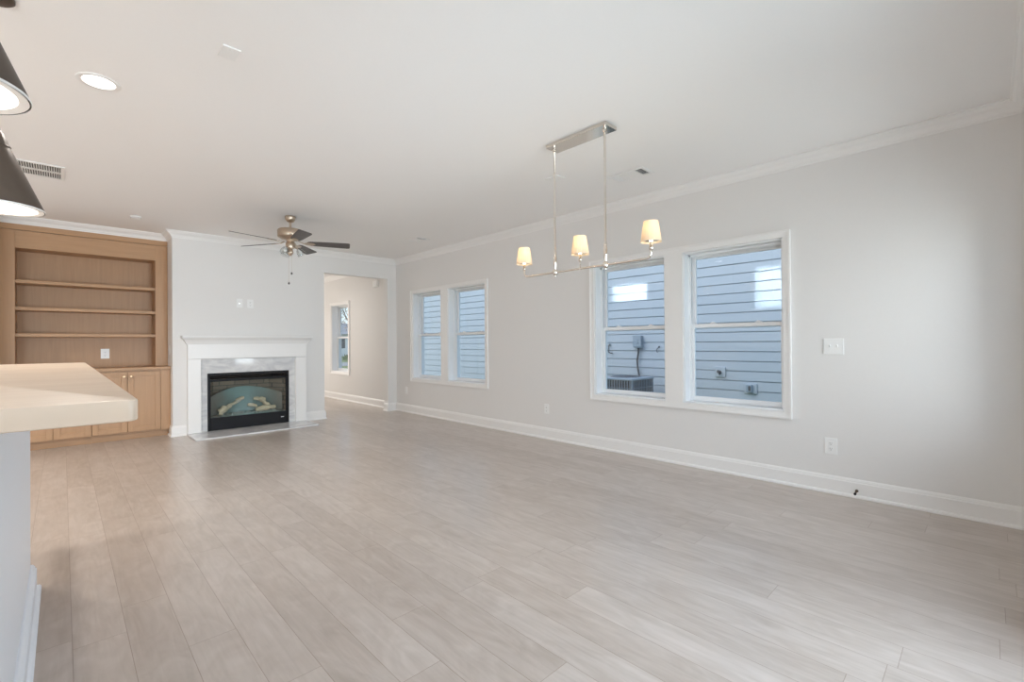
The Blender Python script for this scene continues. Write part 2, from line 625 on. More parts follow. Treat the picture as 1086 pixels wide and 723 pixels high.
# ------------------------------------------------------------------ room shell
def wall_panel(name, mp, u0, u1, z0, z1, w0, w1, holes, mat='wall'):
    """a wall of real thickness w0..w1 with rectangular openings (u0,u1,z0,z1); mp maps (u,w) to (x,y)"""
    bm = B()
    us = sorted({u0, u1, *[h[0] for h in holes], *[h[1] for h in holes]})
    zs = sorted({z0, z1, *[h[2] for h in holes], *[h[3] for h in holes]})

    def solid(i, j):
        if not (0 <= i < len(us) - 1 and 0 <= j < len(zs) - 1):
            return False
        uc, zc = (us[i] + us[i + 1]) / 2, (zs[j] + zs[j + 1]) / 2
        return not any(h[0] < uc < h[1] and h[2] < zc < h[3] for h in holes)

    cache = {}

    def V(u, w, z):
        k = (u, w, z)
        if k not in cache:
            x, y = mp(u, w)
            cache[k] = bm.verts.new((x, y, z))
        return cache[k]
    for i in range(len(us) - 1):
        for j in range(len(zs) - 1):
            if not solid(i, j):
                continue
            a, b, c, d = us[i], us[i + 1], zs[j], zs[j + 1]
            for w in (w0, w1):
                bm.faces.new((V(a, w, c), V(b, w, c), V(b, w, d), V(a, w, d)))
            if not solid(i - 1, j):
                bm.faces.new((V(a, w0, c), V(a, w1, c), V(a, w1, d), V(a, w0, d)))
            if not solid(i + 1, j):
                bm.faces.new((V(b, w0, c), V(b, w1, c), V(b, w1, d), V(b, w0, d)))
            if not solid(i, j - 1):
                bm.faces.new((V(a, w0, c), V(b, w0, c), V(b, w1, c), V(a, w1, c)))
            if not solid(i, j + 1):
                bm.faces.new((V(a, w0, d), V(b, w0, d), V(b, w1, d), V(a, w1, d)))
    return struct(name, bm, mat)


mp_right = lambda u, w: (W + w, u)
mp_rear = lambda u, w: (u, YR - w)
mp_left = lambda u, w: (XL - w, u)
mp_back = lambda u, w: (u, D + w)

ZW0, ZW1 = 0.607, 2.072
FAR_W = [(5.030, 5.930), (6.110, 6.945)]
NEAR_W = [(1.203, 2.083), (2.265, 3.132)]
HALL_W = [(9.47, 10.31)]
YH = 12.2                      # hall end
r_holes = [(a, b, ZW0, ZW1) for a, b in FAR_W + NEAR_W + HALL_W]
wall_panel('wall_right', mp_right, YR - 0.2, YH + 0.2, -0.1, H + 0.15, 0, 0.22, r_holes)
UNSEEN_REAR_DOOR = (0.75, 2.65, 0.03, 2.10)
REAR_WIN = (3.56, 4.12, ZW0, ZW1)
UNSEEN_KIT_DOOR = (-3.4, -1.4, 0.03, 2.10)
wall_panel('wall_rear', mp_rear, XL - 0.2, W, -0.1, H + 0.15, 0, 0.2, [UNSEEN_REAR_DOOR, REAR_WIN, UNSEEN_KIT_DOOR])
wall_panel('wall_left', mp_left, YR, D + 0.9, -0.1, H + 0.15, 0, 0.2, [])
# back wall: chimney breast with firebox cavity, recess behind the bookcase, wide opening to the hall
bm = B()
FBX0, FBX1, FBZ0, FBZ1 = 1.425, 2.487, 0.022, 0.815
CX0, CX1 = 1.041, 3.045
for a in ((CX0, FBX0, D, D + 0.14, 0, H), (FBX1, CX1, D, D + 0.14, 0, H), (FBX0, FBX1, D, D + 0.14, FBZ1, H), (FBX0, FBX1, D, D + 0.14, 0, FBZ0),
          (CX0, CX0 + 0.12, D + 0.14, 8.42, 0, H), (CX0 + 0.12, CX1, 8.28, 8.42, 0, H), (CX1 - 0.12, CX1, D + 0.14, 8.28, 0, H)):
    box(bm, *a)
struct('wall_back', bm, 'wall')
bm = B()
box(bm, CX1, 4.185, D, D + 0.14, 2.368, H)
box(bm, 4.185, W, D, D + 0.14, 0, H)
struct('wall_hall_opening', bm, 'wall')
bm = B()
box(bm, -0.66, -0.53, D, 8.42, 0, H)
box(bm, -0.53, CX0, 8.20, 8.42, 0, H)
box(bm, XL, -0.66, D, D + 0.14, 0, H)
struct('wall_recess', bm, 'wall')
bm = B()
box(bm, 2.0, W, YH, YH + 0.15, 0, H)
box(bm, 1.9, 2.0, 8.42, YH + 0.15, 0, H)
box(bm, 2.0, CX1, 8.42, 8.50, 0, H)
struct('wall_hall', bm, 'wall')
bm = B()
box(bm, XL - 0.2, W + 0.2, YR - 0.2, YH + 0.2, -0.12, 0)
struct('floor', bm, 'floor')
bm = B()
box(bm, XL - 0.2, W + 0.2, YR - 0.2, YH + 0.2, H, H + 0.15)
struct('ceiling', bm, 'ceiling')

# crown moulding
CROWN = [(0, 2.632), (0.006, 2.632), (0.008, 2.642), (0.016, 2.648), (0.022, 2.662), (0.034, 2.676), (0.052, 2.688), (0.062, 2.700), (0.066, 2.706), (0.076, 2.709), (0.076, 2.72), (0, 2.72)]
bm = B()
BKY = 7.868                       # bookcase face
sweep(bm, [(XL, YR), (W, YR), (W, D), (CX0, D), (CX0, BKY), (-0.53, BKY), (-0.53, D), (XL, D)], CROWN, closed=True)
struct('trim_1', bm, 'trim')
bm = B()
sweep(bm, [(W, D + 0.14), (W, YH), (2.0, YH), (2.0, 8.5), (CX1, 8.5), (CX1, D + 0.14)], CROWN, closed=True)
struct('trim_2', bm, 'trim')

# baseboards with shoe moulding
BASE = [(0, 0), (0.028, 0), (0.028, 0.010), (0.023, 0.020), (0.016, 0.024), (0.016, 0.112), (0.012, 0.117), (0.012, 0.124), (0.007, 0.136), (0.004, 0.140), (0, 0.140)]
bm = B()
sweep(bm, [(W, YR), (W, D)], BASE)
struct('baseboard_right', bm, 'trim')
bm = B()
sweep(bm, [(1.193, D), (CX0, D), (CX0, 7.72)], BASE)
sweep(bm, [(CX1, D + 0.14), (CX1, D), (2.745, D)], BASE)
sweep(bm, [(W - 0.028, D), (4.185, D), (4.185, D + 0.14)], BASE)
struct('baseboard_back', bm, 'trim')
bm = B()
sweep(bm, [(W, D + 0.14), (W, YH), (2.0, YH), (2.0, 8.5), (CX1, 8.5), (CX1, D + 0.14)], BASE)
struct('baseboard_hall', bm, 'trim')
bm = B()
sweep(bm, [(2.76, YR), (W, YR)], BASE)
struct('baseboard_rear', bm, 'trim')
bm = B()
sweep(bm, [(XL, D), (XL, YR)], BASE)
struct('baseboard_left', bm, 'trim')


# ------------------------------------------------------------------ windows
def ubox(bm, mp, u0, u1, w0, w1, z0, z1, bev=0.0):
    a = mp(u0, w0)
    b = mp(u1, w1)
    box(bm, min(a[0], b[0]), max(a[0], b[0]), min(a[1], b[1]), max(a[1], b[1]), z0, z1, bev)


def frame(bm, mp, u0, u1, z0, z1, w0, w1, sl, sr_, sb, st, bev=0.0):
    ubox(bm, mp, u0, u0 + sl, w0, w1, z0, z1, bev)
    ubox(bm, mp, u1 - sr_, u1, w0, w1, z0, z1, bev)
    ubox(bm, mp, u0 + sl, u1 - sr_, w0, w1, z0, z0 + sb, bev)
    ubox(bm, mp, u0 + sl, u1 - sr_, w0, w1, z1 - st, z1, bev)


win_no = 0


def window(mp, u0, u1, z0, z1, muntins=False):
    """double hung window: jamb liner, two sashes each with its pane, two sash locks, sill"""
    global win_no
    win_no += 1
    x, y = mp((u0 + u1) / 2, 0.1)
    root = struct_empty('window_%d' % win_no, (x, y, z0))
    g = 0.001
    bm = B()
    frame(bm, mp, u0 + g, u1 - g, z0 + g, z1 - g, 0.002, 0.218, 0.014, 0.014, 0.014, 0.014)
    # stops and tracks down the jambs
    for uu in (u0 + 0.015, u1 - 0.033):
        ubox(bm, mp, uu, uu + 0.018, 0.100, 0.116, z0 + 0.015, z1 - 0.015)
        ubox(bm, mp, uu, uu + 0.012, 0.156, 0.160, z0 + 0.015, z1 - 0.015)
    ubox(bm, mp, u0 + 0.015, u1 - 0.015, 0.100, 0.118, z1 - 0.035, z1 - 0.015)
    ubox(bm, mp, u0 + 0.015, u1 - 0.015, 0.196, 0.216, z0 + 0.015, z0 + 0.040)
    obj('jamb_frame', bm, 'vinyl', root)
    zm = 1.352
    for nm, za, zb, wa, wb, rb, rt in (('lower_sash', z0 + 0.016, zm + 0.022, 0.118, 0.152, 0.045, 0.038), ('upper_sash', zm - 0.024, z1 - 0.016, 0.162, 0.196, 0.038, 0.040)):
        bm = B()
        frame(bm, mp, u0 + 0.022, u1 - 0.022, za, zb, wa, wb, 0.034, 0.034, rb, rt, 0.004)
        if muntins:
            uc = (u0 + u1) / 2
            zc = (za + zb) / 2
            ubox(bm, mp, uc - 0.010, uc + 0.010, wa + 0.008, wb - 0.008, za + rb, zb - rt)
            ubox(bm, mp, u0 + 0.05, u1 - 0.05, wa + 0.009, wb - 0.009, zc - 0.010, zc + 0.010)
        s = obj(nm, bm, 'vinyl', root)
        bm = B()
        wm = (wa + wb) / 2
        ubox(bm, mp, u0 + 0.050, u1 - 0.050, wm - 0.002, wm + 0.002, za + rb - 0.006, zb - rt + 0.006)
        obj('pane', bm, 'window_glass', s)
        if nm == 'lower_sash':
            for t in (0.27, 0.73):
                uu = u0 + (u1 - u0) * t
                bm = B()
                ubox(bm, mp, uu - 0.030, uu + 0.030, 0.122, 0.150, zb, zb + 0.007, 0.003)
                ubox(bm, mp, uu - 0.012, uu + 0.016, 0.120, 0.144, zb + 0.006, zb + 0.016, 0.004)
                obj('sash_lock', bm, 'vinyl', s)
    return root


for a, b in sorted(FAR_W + NEAR_W) + HALL_W:
    window(mp_right, a, b, ZW0, ZW1)
window(mp_rear, REAR_WIN[0], REAR_WIN[1], ZW0, ZW1, muntins=True)


def casing(mp, name, ua, ub, za, zb, ops):
    """flat casing board around one or two openings with a raised outer band"""
    bm = B()
    lo = min(o[0] for o in ops)
    hi = max(o[1] for o in ops)
    t = 0.016
    ubox(bm, mp, ua, lo, -t, 0, za, zb)
    ubox(bm, mp, hi, ub, -t, 0, za, zb)
    ubox(bm, mp, lo, hi, -t, 0, za, ZW0)
    ubox(bm, mp, lo, hi, -t, 0, ZW1, zb)
    if len(ops) == 2:
        ubox(bm, mp, ops[0][1], ops[1][0], -t + 0.002, 0, ZW0, ZW1)
    e = 0.015
    for u0, u1, z0, z1 in ((ua, ua + e, za, zb), (ub - e, ub, za, zb), (ua + e, ub - e, za, za + e), (ua + e, ub - e, zb - e, zb)):
        ubox(bm, mp, u0, u1, -t - 0.010, -t, z0, z1)
    struct(name, bm, 'trim')


casing(mp_right, 'trim_3', 4.972, 7.005, 0.551, 2.128, FAR_W)
casing(mp_right, 'trim_4', 1.146, 3.190, 0.551, 2.132, NEAR_W)
casing(mp_right, 'trim_5', 9.41, 10.37, 0.551, 2.128, HALL_W)
casing(mp_rear, 'trim_6', 3.50, 4.18, 0.551, 2.128, [(REAR_WIN[0], REAR_WIN[1])])


# glazed doors behind the camera (unseen openings for the daylight and fill lamps)
def patio_door(name, u0, u1, z0, z1):
    x, y = mp_rear((u0 + u1) / 2, 0.1)
    root = struct_empty(name, (x, y, z0))
    bm = B()
    frame(bm, mp_rear, u0 + 0.001, u1 - 0.001, z0 - 0.028, z1 - 0.001, 0.02, 0.18, 0.04, 0.04, 0.03, 0.04)
    obj('door_frame', bm, 'trim', root)
    um = (u0 + u1) / 2
    for a, b, w in ((u0 + 0.042, um + 0.03, 0.05), (um - 0.03, u1 - 0.042, 0.10)):
        bm = B()
        frame(bm, mp_rear, a, b, z0 + 0.004, z1 - 0.044, w, w + 0.04, 0.07, 0.07, 0.10, 0.07)
        lf = obj('door_leaf', bm, 'trim', root)
        bm = B()
        ubox(bm, mp_rear, a + 0.065, b - 0.065, w + 0.018, w + 0.022, z0 + 0.10, z1 - 0.11)
        obj('pane', bm, 'window_glass', lf)
    bm = B()
    c = 0.06
    ubox(bm, mp_rear, u0 - c, u0, -0.016, 0, 0, z1 + c)
    ubox(bm, mp_rear, u1, u1 + c, -0.016, 0, 0, z1 + c)
    ubox(bm, mp_rear, u0, u1, -0.016, 0, z1, z1 + c)
    obj('door_casing', bm, 'trim', root)


patio_door('unseen_door_1', *UNSEEN_REAR_DOOR)
patio_door('unseen_door_2', *UNSEEN_KIT_DOOR)

# ------------------------------------------------------------------ fireplace
# marble surround with firebox opening
t = thing('marble_surround', 'polished grey veined marble slab surround framing the black firebox', 'fireplace surround', (1.96, D - 0.02, 0.02))
SX0, SX1 = 1.348, 2.574
YM = 7.475
bm = B()
box(bm, SX0, FBX0, YM, D - 0.001, 0.021, 1.010)
obj('marble_leg', bm, 'marble', t)
bm = B()
box(bm, FBX1, SX1, YM, D - 0.001, 0.021, 1.010)
obj('marble_leg', bm, 'marble', t)
bm = B()
box(bm, FBX0, FBX1, YM, D - 0.001, FBZ1, 1.010)
obj('marble_lintel', bm, 'marble', t)

t = thing('hearth_slab', 'flat grey marble hearth slab on the floor before the fireplace', 'hearth', (1.95, 7.2, 0))
bm = B()
prism(bm, [(1.19, D - 0.001), (1.192, 6.945), (1.20, 6.935), (2.72, 6.935), (2.73, 6.945), (2.735, D - 0.001)], 'z', 0.001, 0.020)
o = obj('slab', bm, 'marble', t)

t = thing('fireplace_mantel', 'white painted wooden mantel with stepped shelf around the fireplace', 'mantel', (1.965, D - 0.05, 0.02))
MY = 7.44
for a, b in ((1.198, SX0), (SX1, 2.738)):
    bm = B()
    box(bm, a, b, MY, D - 0.001, 0.021, 1.016, 0.003)
    obj('pilaster', bm, 'trim', t)
bm = B()
box(bm, 1.198, 2.738, MY - 0.004, D - 0.001, 1.018, 1.215, 0.002)
obj('frieze', bm, 'trim', t)
bm = B()
pr = [(0, 1.212), (0.012, 1.212), (0.014, 1.224), (0.022, 1.230), (0.026, 1.244), (0.036, 1.262), (0.050, 1.282), (0.066, 1.294), (0.070, 1.303), (0, 1.303)]
yb = D - 0.001
sweep(bm, [(2.738, yb), (2.738, MY - 0.004), (1.198, MY - 0.004), (1.198, yb)][::-1], [(-o_, z_) for o_, z_ in pr])
obj('crown_moulding', bm, 'trim', t)
bm = B()
box(bm, 1.126, 2.810, 7.356, D - 0.001, 1.306, 1.331, 0.004, 2)
obj('mantel_shelf', bm, 'trim', t)

# firebox insert
t = thing('fireplace_insert', 'black metal gas fireplace insert with glass front and ceramic logs', 'fireplace', (1.956, D, 0.022))
IX0, IX1, IZ0, IZ1 = FBX0 + 0.003, FBX1 - 0.003, 0.025, 0.812
YF = 7.462
GX0, GX1, GZ0, GZ1 = 1.462, 2.440, 0.200, 0.700
bm = B()
box(bm, IX0, IX0 + 0.028, YF, YF + 0.04, IZ0, IZ1, 0.003)
box(bm, IX1 - 0.028, IX1, YF, YF + 0.04, IZ0, IZ1, 0.003)
box(bm, IX0 + 0.028, IX1 - 0.028, YF + 0.001, YF + 0.04, IZ1 - 0.030, IZ1, 0.003)
box(bm, GX0 - 0.010, GX1 + 0.012, YF + 0.008, YF + 0.02, GZ1, GZ1 + 0.030, 0.002)
box(bm, GX0 - 0.010, GX0, YF + 0.008, YF + 0.02, GZ0, GZ1)
box(bm, GX1, GX1 + 0.016, YF + 0.008, YF + 0.02, GZ0, GZ1)
obj('face_frame', bm, 'black', t)
bm = B()
box(bm, IX0 + 0.029, IX1 - 0.029, YF + 0.006, YF + 0.03, IZ0, GZ0 - 0.002, 0.003)
lp = obj('lower_panel', bm, 'black', t)
bm = B()
box(bm, 2.368, 2.410, YF + 0.0035, YF + 0.0058, 0.110, 0.121)
obj('maker_badge', bm, 'silver', lp, label='small silver badge')
bm = B()
for k in range(2):
    z = 0.736 + k * 0.026
    prism(bm, [(YF + 0.004, z), (YF + 0.008, z - 0.002), (YF + 0.024, z + 0.012), (YF + 0.020, z + 0.016)], 'x', IX0 + 0.030, IX1 - 0.030)
obj('louver', bm, 'black', t)
bm = B()
box(bm, GX0, GX1, YF + 0.012, YF + 0.016, GZ0, GZ1)
obj('glass_front', bm, 'fireglass', t)
# lined interior with an angled back
bm = B()
z0, z1 = 0.190, 0.775
yb0 = YF + 0.045
pl = [(IX0 + 0.01, yb0), (IX0 + 0.01, yb0 + 0.10), (1.58, 7.90), (2.33, 7.90), (IX1 - 0.01, yb0 + 0.10), (IX1 - 0.01, yb0)]
for (ax, ay), (bx_, by) in zip(pl, pl[1:]):
    dx, dy = bx_ - ax, by - ay
    L = math.hypot(dx, dy)
    nx, ny = -dy / L * 0.02, dx / L * 0.02
    prism(bm, [(ax, ay), (bx_, by), (bx_ + nx, by + ny), (ax + nx, ay + ny)], 'z', z0, z1)
box(bm, IX0 + 0.005, IX1 - 0.005, yb0, 7.92, z1, z1 + 0.02)
obj('firebrick_lining', bm, 'liner', t)
bm = B()
prism(bm, [(IX0 + 0.02, yb0 + 0.002), (IX0 + 0.02, yb0 + 0.09), (1.59, 7.88), (2.32, 7.88), (IX1 - 0.02, yb0 + 0.09), (IX1 - 0.02, yb0 + 0.002)], 'z', 0.19, 0.205)
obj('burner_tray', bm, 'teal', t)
# added bowed panel that carries the painted glass reflection above the burner
bm = B()
n_ = 24
ring0, ring1 = [], []
for i in range(n_ + 1):
    q = -1 + 2 * i / n_
    x_ = 1.955 + 0.475 * q
    y_ = 7.85 - 0.245 * q * q
    zt_ = 0.470 + 0.115 * (1 - q * q)
    ring0.append((x_, y_, zt_))
vf = [[bm.verts.new((x_, y_ + d_, z_)) for x_, y_, z_ in ring0] for d_ in (0, 0.012)]
vb = [[bm.verts.new((x_, y_ + d_, 0.2055)) for x_, y_, z_ in ring0] for d_ in (0, 0.012)]
for i in range(n_):
    bm.faces.new((vf[0][i], vf[0][i + 1], vb[0][i + 1], vb[0][i]))
    bm.faces.new((vf[1][i], vf[1][i + 1], vb[1][i + 1], vb[1][i]))
    bm.faces.new((vf[0][i], vf[0][i + 1], vf[1][i + 1], vf[1][i]))
    bm.faces.new((vb[0][i], vb[0][i + 1], vb[1][i + 1], vb[1][i]))
for i in (0, n_):
    bm.faces.new((vf[0][i], vf[1][i], vb[1][i], vb[0][i]))
obj('reflection_panel', bm, 'teal', t, smooth=True)
rnd = random.Random(3)


def log(x0, y0, z0, x1, y1, z1, r):
    bm = B()
    P0, P1 = Vector((x0, y0, z0)), Vector((x1, y1, z1))
    pts, rs = [], []
    for i in range(9):
        k = i / 8
        p = P0.lerp(P1, k) + Vector((rnd.uniform(-1, 1), rnd.uniform(-1, 1), rnd.uniform(-1, 1))) * r * 0.18
        pts.append(p)
        rs.append(r * rnd.uniform(0.82, 1.15) * (0.75 if i in (0, 8) else 1))
    tube(bm, pts, rs, 12)
    obj('ceramic_log', bm, 'log', t, smooth=True)


log(1.585, 7.56, 0.250, 1.655, 7.60, 0.300, 0.044)
log(1.64, 7.66, 0.250, 1.76, 7.70, 0.330, 0.030)
log(1.82, 7.70, 0.385, 1.93, 7.74, 0.425, 0.026)
log(1.70, 7.72, 0.300, 1.90, 7.76, 0.395, 0.024)
log(2.06, 7.70, 0.400, 2.21, 7.66, 0.385, 0.028)
log(2.15, 7.66, 0.380, 2.25, 7.62, 0.275, 0.030)
log(2.06, 7.58, 0.245, 2.32, 7.60, 0.270, 0.036)
log(1.98, 7.70, 0.320, 2.10, 7.68, 0.290, 0.024)
bm = B()
for k in range(90):
    bmesh.ops.create_icosphere(bm, subdivisions=1, radius=rnd.uniform(0.009, 0.02), matrix=Matrix.Translation((rnd.uniform(1.56, 2.36), rnd.uniform(7.53, 7.80), 0.211)))
o = obj('ember_bed', bm, 'ember', t)
o['kind'] = 'stuff'


# ------------------------------------------------------------------ built-in bookcase and base cabinets
t = thing('bookcase', 'tall bleached oak built-in bookcase with three open shelves, left of the fireplace', 'bookcase', (0.255, 8.0, 0.925))
BX0, BX1 = -0.528, 1.039
OX0, OX1 = -0.395, 0.905
YB = 8.195
for a, b in ((BX0, OX0), (OX1, BX1)):
    bm = B()
    box(bm, a, b, BKY + 0.002, BKY + 0.020, 0.926, 2.562, 0.001)
    box(bm, a + 0.0 if a > 0 else b - 0.028, a + 0.028 if a > 0 else b, BKY + 0.004, BKY + 0.012, 0.926, 2.350)
    obj('side_stile', bm, 'wood', t)
bm = B()
box(bm, OX0 + 0.0, OX1, BKY + 0.004, BKY + 0.020, 2.357, 2.562, 0.001)
obj('top_rail', bm, 'wood_h', t)
bm = B()
box(bm, BX0, BX1, BKY + 0.0005, BKY + 0.020, 2.566, H - 0.001, 0.001)
obj('fascia', bm, 'wood_h', t)
for a in (OX0 - 0.020, OX1):
    bm = B()
    box(bm, a, a + 0.020, BKY + 0.021, YB - 0.012, 0.926, 2.40)
    obj('side_panel', bm, 'wood', t)
bm = B()
box(bm, OX0 - 0.02, OX1 + 0.02, YB - 0.012, YB, 0.926, 2.40)
obj('back_panel', bm, 'wood', t)
bm = B()
box(bm, OX0, OX1, BKY + 0.021, YB - 0.013, 2.357, 2.377)
obj('top_panel', bm, 'wood_h', t)
for z in (1.318, 1.630, 1.947):
    bm = B()
    box(bm, OX0 + 0.001, OX1 - 0.001, BKY + 0.010, YB - 0.013, z, z + 0.040, 0.003)
    obj('shelf', bm, 'wood_h', t)

CF = 7.655                       # base cabinet face
t = thing('cabinet_top', 'bleached oak worktop board on the base cabinets below the open shelves', 'worktop', (0.255, 7.9, 0.887))
bm = B()
box(bm, BX0, BX1, CF - 0.022, YB, 0.888, 0.924, 0.003, 2)
obj('board', bm, 'wood_h', t)


def base_cabinet(x0, x1, label, filler):
    t = thing('base_cabinet', label, 'cabinet', ((x0 + x1) / 2, 7.9, 0.0), 'oak base cabinets under the bookcase')
    bm = B()
    xa, xb = (BX0, x1) if filler == 'l' else (x0, BX1)
    box(bm, xa, xb, CF + 0.021, YB - 0.002, 0.092, 0.886)
    obj('carcass', bm, 'wood', t)
    bm = B()
    if filler == 'l':
        box(bm, BX0, x0 - 0.001, CF, CF + 0.020, 0.092, 0.886, 0.001)
    else:
        box(bm, x1 + 0.001, BX1, CF, CF + 0.020, 0.092, 0.886, 0.001)
    obj('filler_strip', bm, 'wood', t)
    bm = B()
    box(bm, xa, xb, CF + 0.070, CF + 0.088, 0.0005, 0.091)
    obj('toe_kick', bm, 'wood_h', t)
    xm = (x0 + x1) / 2
    for a, b, kx in ((x0, xm, xm - 0.035), (xm, x1, xm + 0.035)):
        a += 0.0025
        b -= 0.0025
        za, zb = 0.104, 0.868
        bm = B()
        s = 0.058
        box(bm, a, a + s, CF - 0.002, CF + 0.019, za, zb, 0.0015)
        box(bm, b - s, b, CF - 0.002, CF + 0.019, za, zb, 0.0015)
        box(bm, a + s, b - s, CF - 0.002, CF + 0.019, za, za + s, 0.0015)
        box(bm, a + s, b - s, CF - 0.002, CF + 0.019, zb - s, zb, 0.0015)
        box(bm, a + s - 0.004, b - s + 0.004, CF + 0.009, CF + 0.017, za + s - 0.004, zb - s + 0.004)
        d = obj('door', bm, 'wood', t)
        bm = B()
        R = Matrix.Rotation(math.radians(90), 3, 'X')
        lathe(bm, [(0.006, 0), (0.005, 0.010), (0.008, 0.014), (0.0145, 0.019), (0.016, 0.024), (0.013, 0.029), (0.005, 0.031)], kx, CF - 0.0025, 0.810, 20, M=R)
        obj('knob', bm, 'brass', d, smooth=True, label='small round brass knob')
    return t


base_cabinet(-0.418, 0.2535, 'oak base cabinet partly hidden behind the island counter', 'l')
base_cabinet(0.2545, 0.932, 'oak two-door base cabinet nearest the fireplace, with brass knobs', 'r')


# ------------------------------------------------------------------ electrical plates
def plate_root(name, label, cat, loc, group=None):
    return thing(name, label, cat, loc, group)


def duplex_outlet(label, mp, u, z, wd=0.075, ht=0.122, tk=0.006):
    """mp maps (u, w) with negative w into the room"""
    x, y = mp(u, 0)
    t = thing('wall_outlet', label, 'outlet', (x, y, z), 'white duplex outlets')
    bm = B()
    ubox(bm, mp, u - wd / 2, u + wd / 2, -tk, -0.0005, z - ht / 2, z + ht / 2, 0.002)
    obj('cover_plate', bm, 'plate', t)
    for dz in (0.021, -0.021):
        bm = B()
        ubox(bm, mp, u - 0.017, u + 0.017, -tk - 0.002, -tk + 0.001, z + dz - 0.0145, z + dz + 0.0145, 0.0012)
        r = obj('receptacle', bm, 'plate', t)
        bm = B()
        for du, hh in ((-0.0065, 0.0042), (0.0065, 0.005)):
            ubox(bm, mp, u + du - 0.0012, u + du + 0.0012, -tk - 0.0026, -tk - 0.0018, z + dz + 0.003 - hh, z + dz + 0.003 + hh)
        ubox(bm, mp, u - 0.0024, u + 0.0024, -tk - 0.0026, -tk - 0.0018, z + dz - 0.011, z + dz - 0.006)
        obj('socket_slots', bm, 'slot', r)
    bm = B()
    ubox(bm, mp, u - 0.003, u + 0.003, -tk - 0.001, -tk + 0.0005, z - 0.003, z + 0.003)
    obj('screw', bm, 'plate', t)
    return t


duplex_outlet('white outlet low on the right wall, below the light switch', mp_right, 0.877, 0.369, 0.085, 0.128)
duplex_outlet('white outlet low on the right wall, between the two window pairs', mp_right, 3.870, 0.374)
duplex_outlet('white outlet low on the right wall, in the far corner beside the opening', mp_right, 7.176, 0.383, 0.075, 0.122)
duplex_outlet('white outlet high above the mantel, right one of two plates', mp_back, 1.966, 1.802, 0.080, 0.126)
mp_case = lambda u, w: (u, YB - 0.012 + w)
duplex_outlet('white outlet on the back of the oak bookcase above the worktop', mp_case, 0.406, 1.101, 0.088, 0.130)

t = thing('cable_plate', 'white cable jack plate high above the mantel, left one of two plates', 'wall plate', (1.828, D, 1.805))
bm = B()
box(bm, 1.790, 1.866, D - 0.006, D - 0.0005, 1.742, 1.868, 0.002)
obj('cover_plate', bm, 'plate', t)
bm = B()
R = Matrix.Rotation(math.radians(90), 3, 'X')
lathe(bm, [(0.012, 0), (0.012, 0.006), (0.006, 0.007), (0.006, 0.016), (0.002, 0.016)], 1.828, D - 0.0055, 1.805, 16, M=R)
obj('cable_jack', bm, 'nickel', t, smooth=True)

t = thing('light_switch', 'white double light switch on the right wall, right of the near windows', 'switch', (W, 0.853, 1.155))
bm = B()
ubox(bm, mp_right, 0.786, 0.920, -0.007, -0.0005, 1.092, 1.218, 0.002)
obj('cover_plate', bm, 'plate', t)
for u in (0.829, 0.877):
    bm = B()
    ubox(bm, mp_right, u - 0.0055, u + 0.0055, -0.009, -0.006, 1.142, 1.168, 0.001)
    prism(bm, [(W - 0.008, 1.150), (W - 0.008, 1.163), (W - 0.021, 1.172), (W - 0.021, 1.165)], 'y', u - 0.0042, u + 0.0042)
    obj('toggle', bm, 'plate', t)
    for z in (1.125, 1.185):
        bm = B()
        ubox(bm, mp_right, u - 0.003, u + 0.003, -0.008, -0.0065, z - 0.003, z + 0.003)
        obj('screw', bm, 'plate', t)

t = thing('switch_plate', 'small white switch plate on the chimney side beside the bookcase', 'switch', (CX0, 7.70, 1.14))
bm = B()
box(bm, CX0 - 0.006, CX0 - 0.0005, 7.675, 7.747, 1.083, 1.203, 0.002)
obj('cover_plate', bm, 'plate', t)
bm = B()
box(bm, CX0 - 0.016, CX0 - 0.005, 7.707, 7.715, 1.138, 1.156, 0.001)
obj('toggle', bm, 'plate', t)

t = thing('chime_box', 'small white box high on the hall wall beyond the opening', 'door chime', (W, 8.22, 2.36))
bm = B()
ubox(bm, mp_right, 8.14, 8.30, -0.055, -0.0005, 2.30, 2.42, 0.006)
obj('cover', bm, 'plate', t)
bm = B()
for k in range(4):
    ubox(bm, mp_right, 8.16, 8.28, -0.0562, -0.0545, 2.318 + k * 0.012, 2.322 + k * 0.012)
obj('sound_slots', bm, 'trim', t)

t = thing('door_stop', 'small dark bronze spring door stop on the right baseboard', 'door stop', (W - 0.016, 0.712, 0.055))
bm = B()
RX = Matrix.Rotation(math.radians(-90), 3, 'Y')
lathe(bm, [(0.011, 0), (0.010, 0.004), (0.006, 0.006)], W - 0.0165, 0.712, 0.055, 16, M=RX)
obj('base', bm, 'bronze', t, smooth=True)
bm = B()
pts = []
for i in range(73):
    a = i / 72
    pts.append((W - 0.021 - a * 0.055, 0.712 + 0.0055 * math.cos(a * 50), 0.055 - 0.008 * a * a + 0.0055 * math.sin(a * 50)))
tube(bm, pts, 0.0013, 6)
obj('spring', bm, 'bronze', t, smooth=True)
bm = B()
lathe(bm, [(0.007, 0), (0.009, 0.003), (0.009, 0.012), (0.004, 0.015)], W - 0.0755, 0.712, 0.047, 16, M=RX)
obj('rubber_tip', bm, 'black', t, smooth=True)

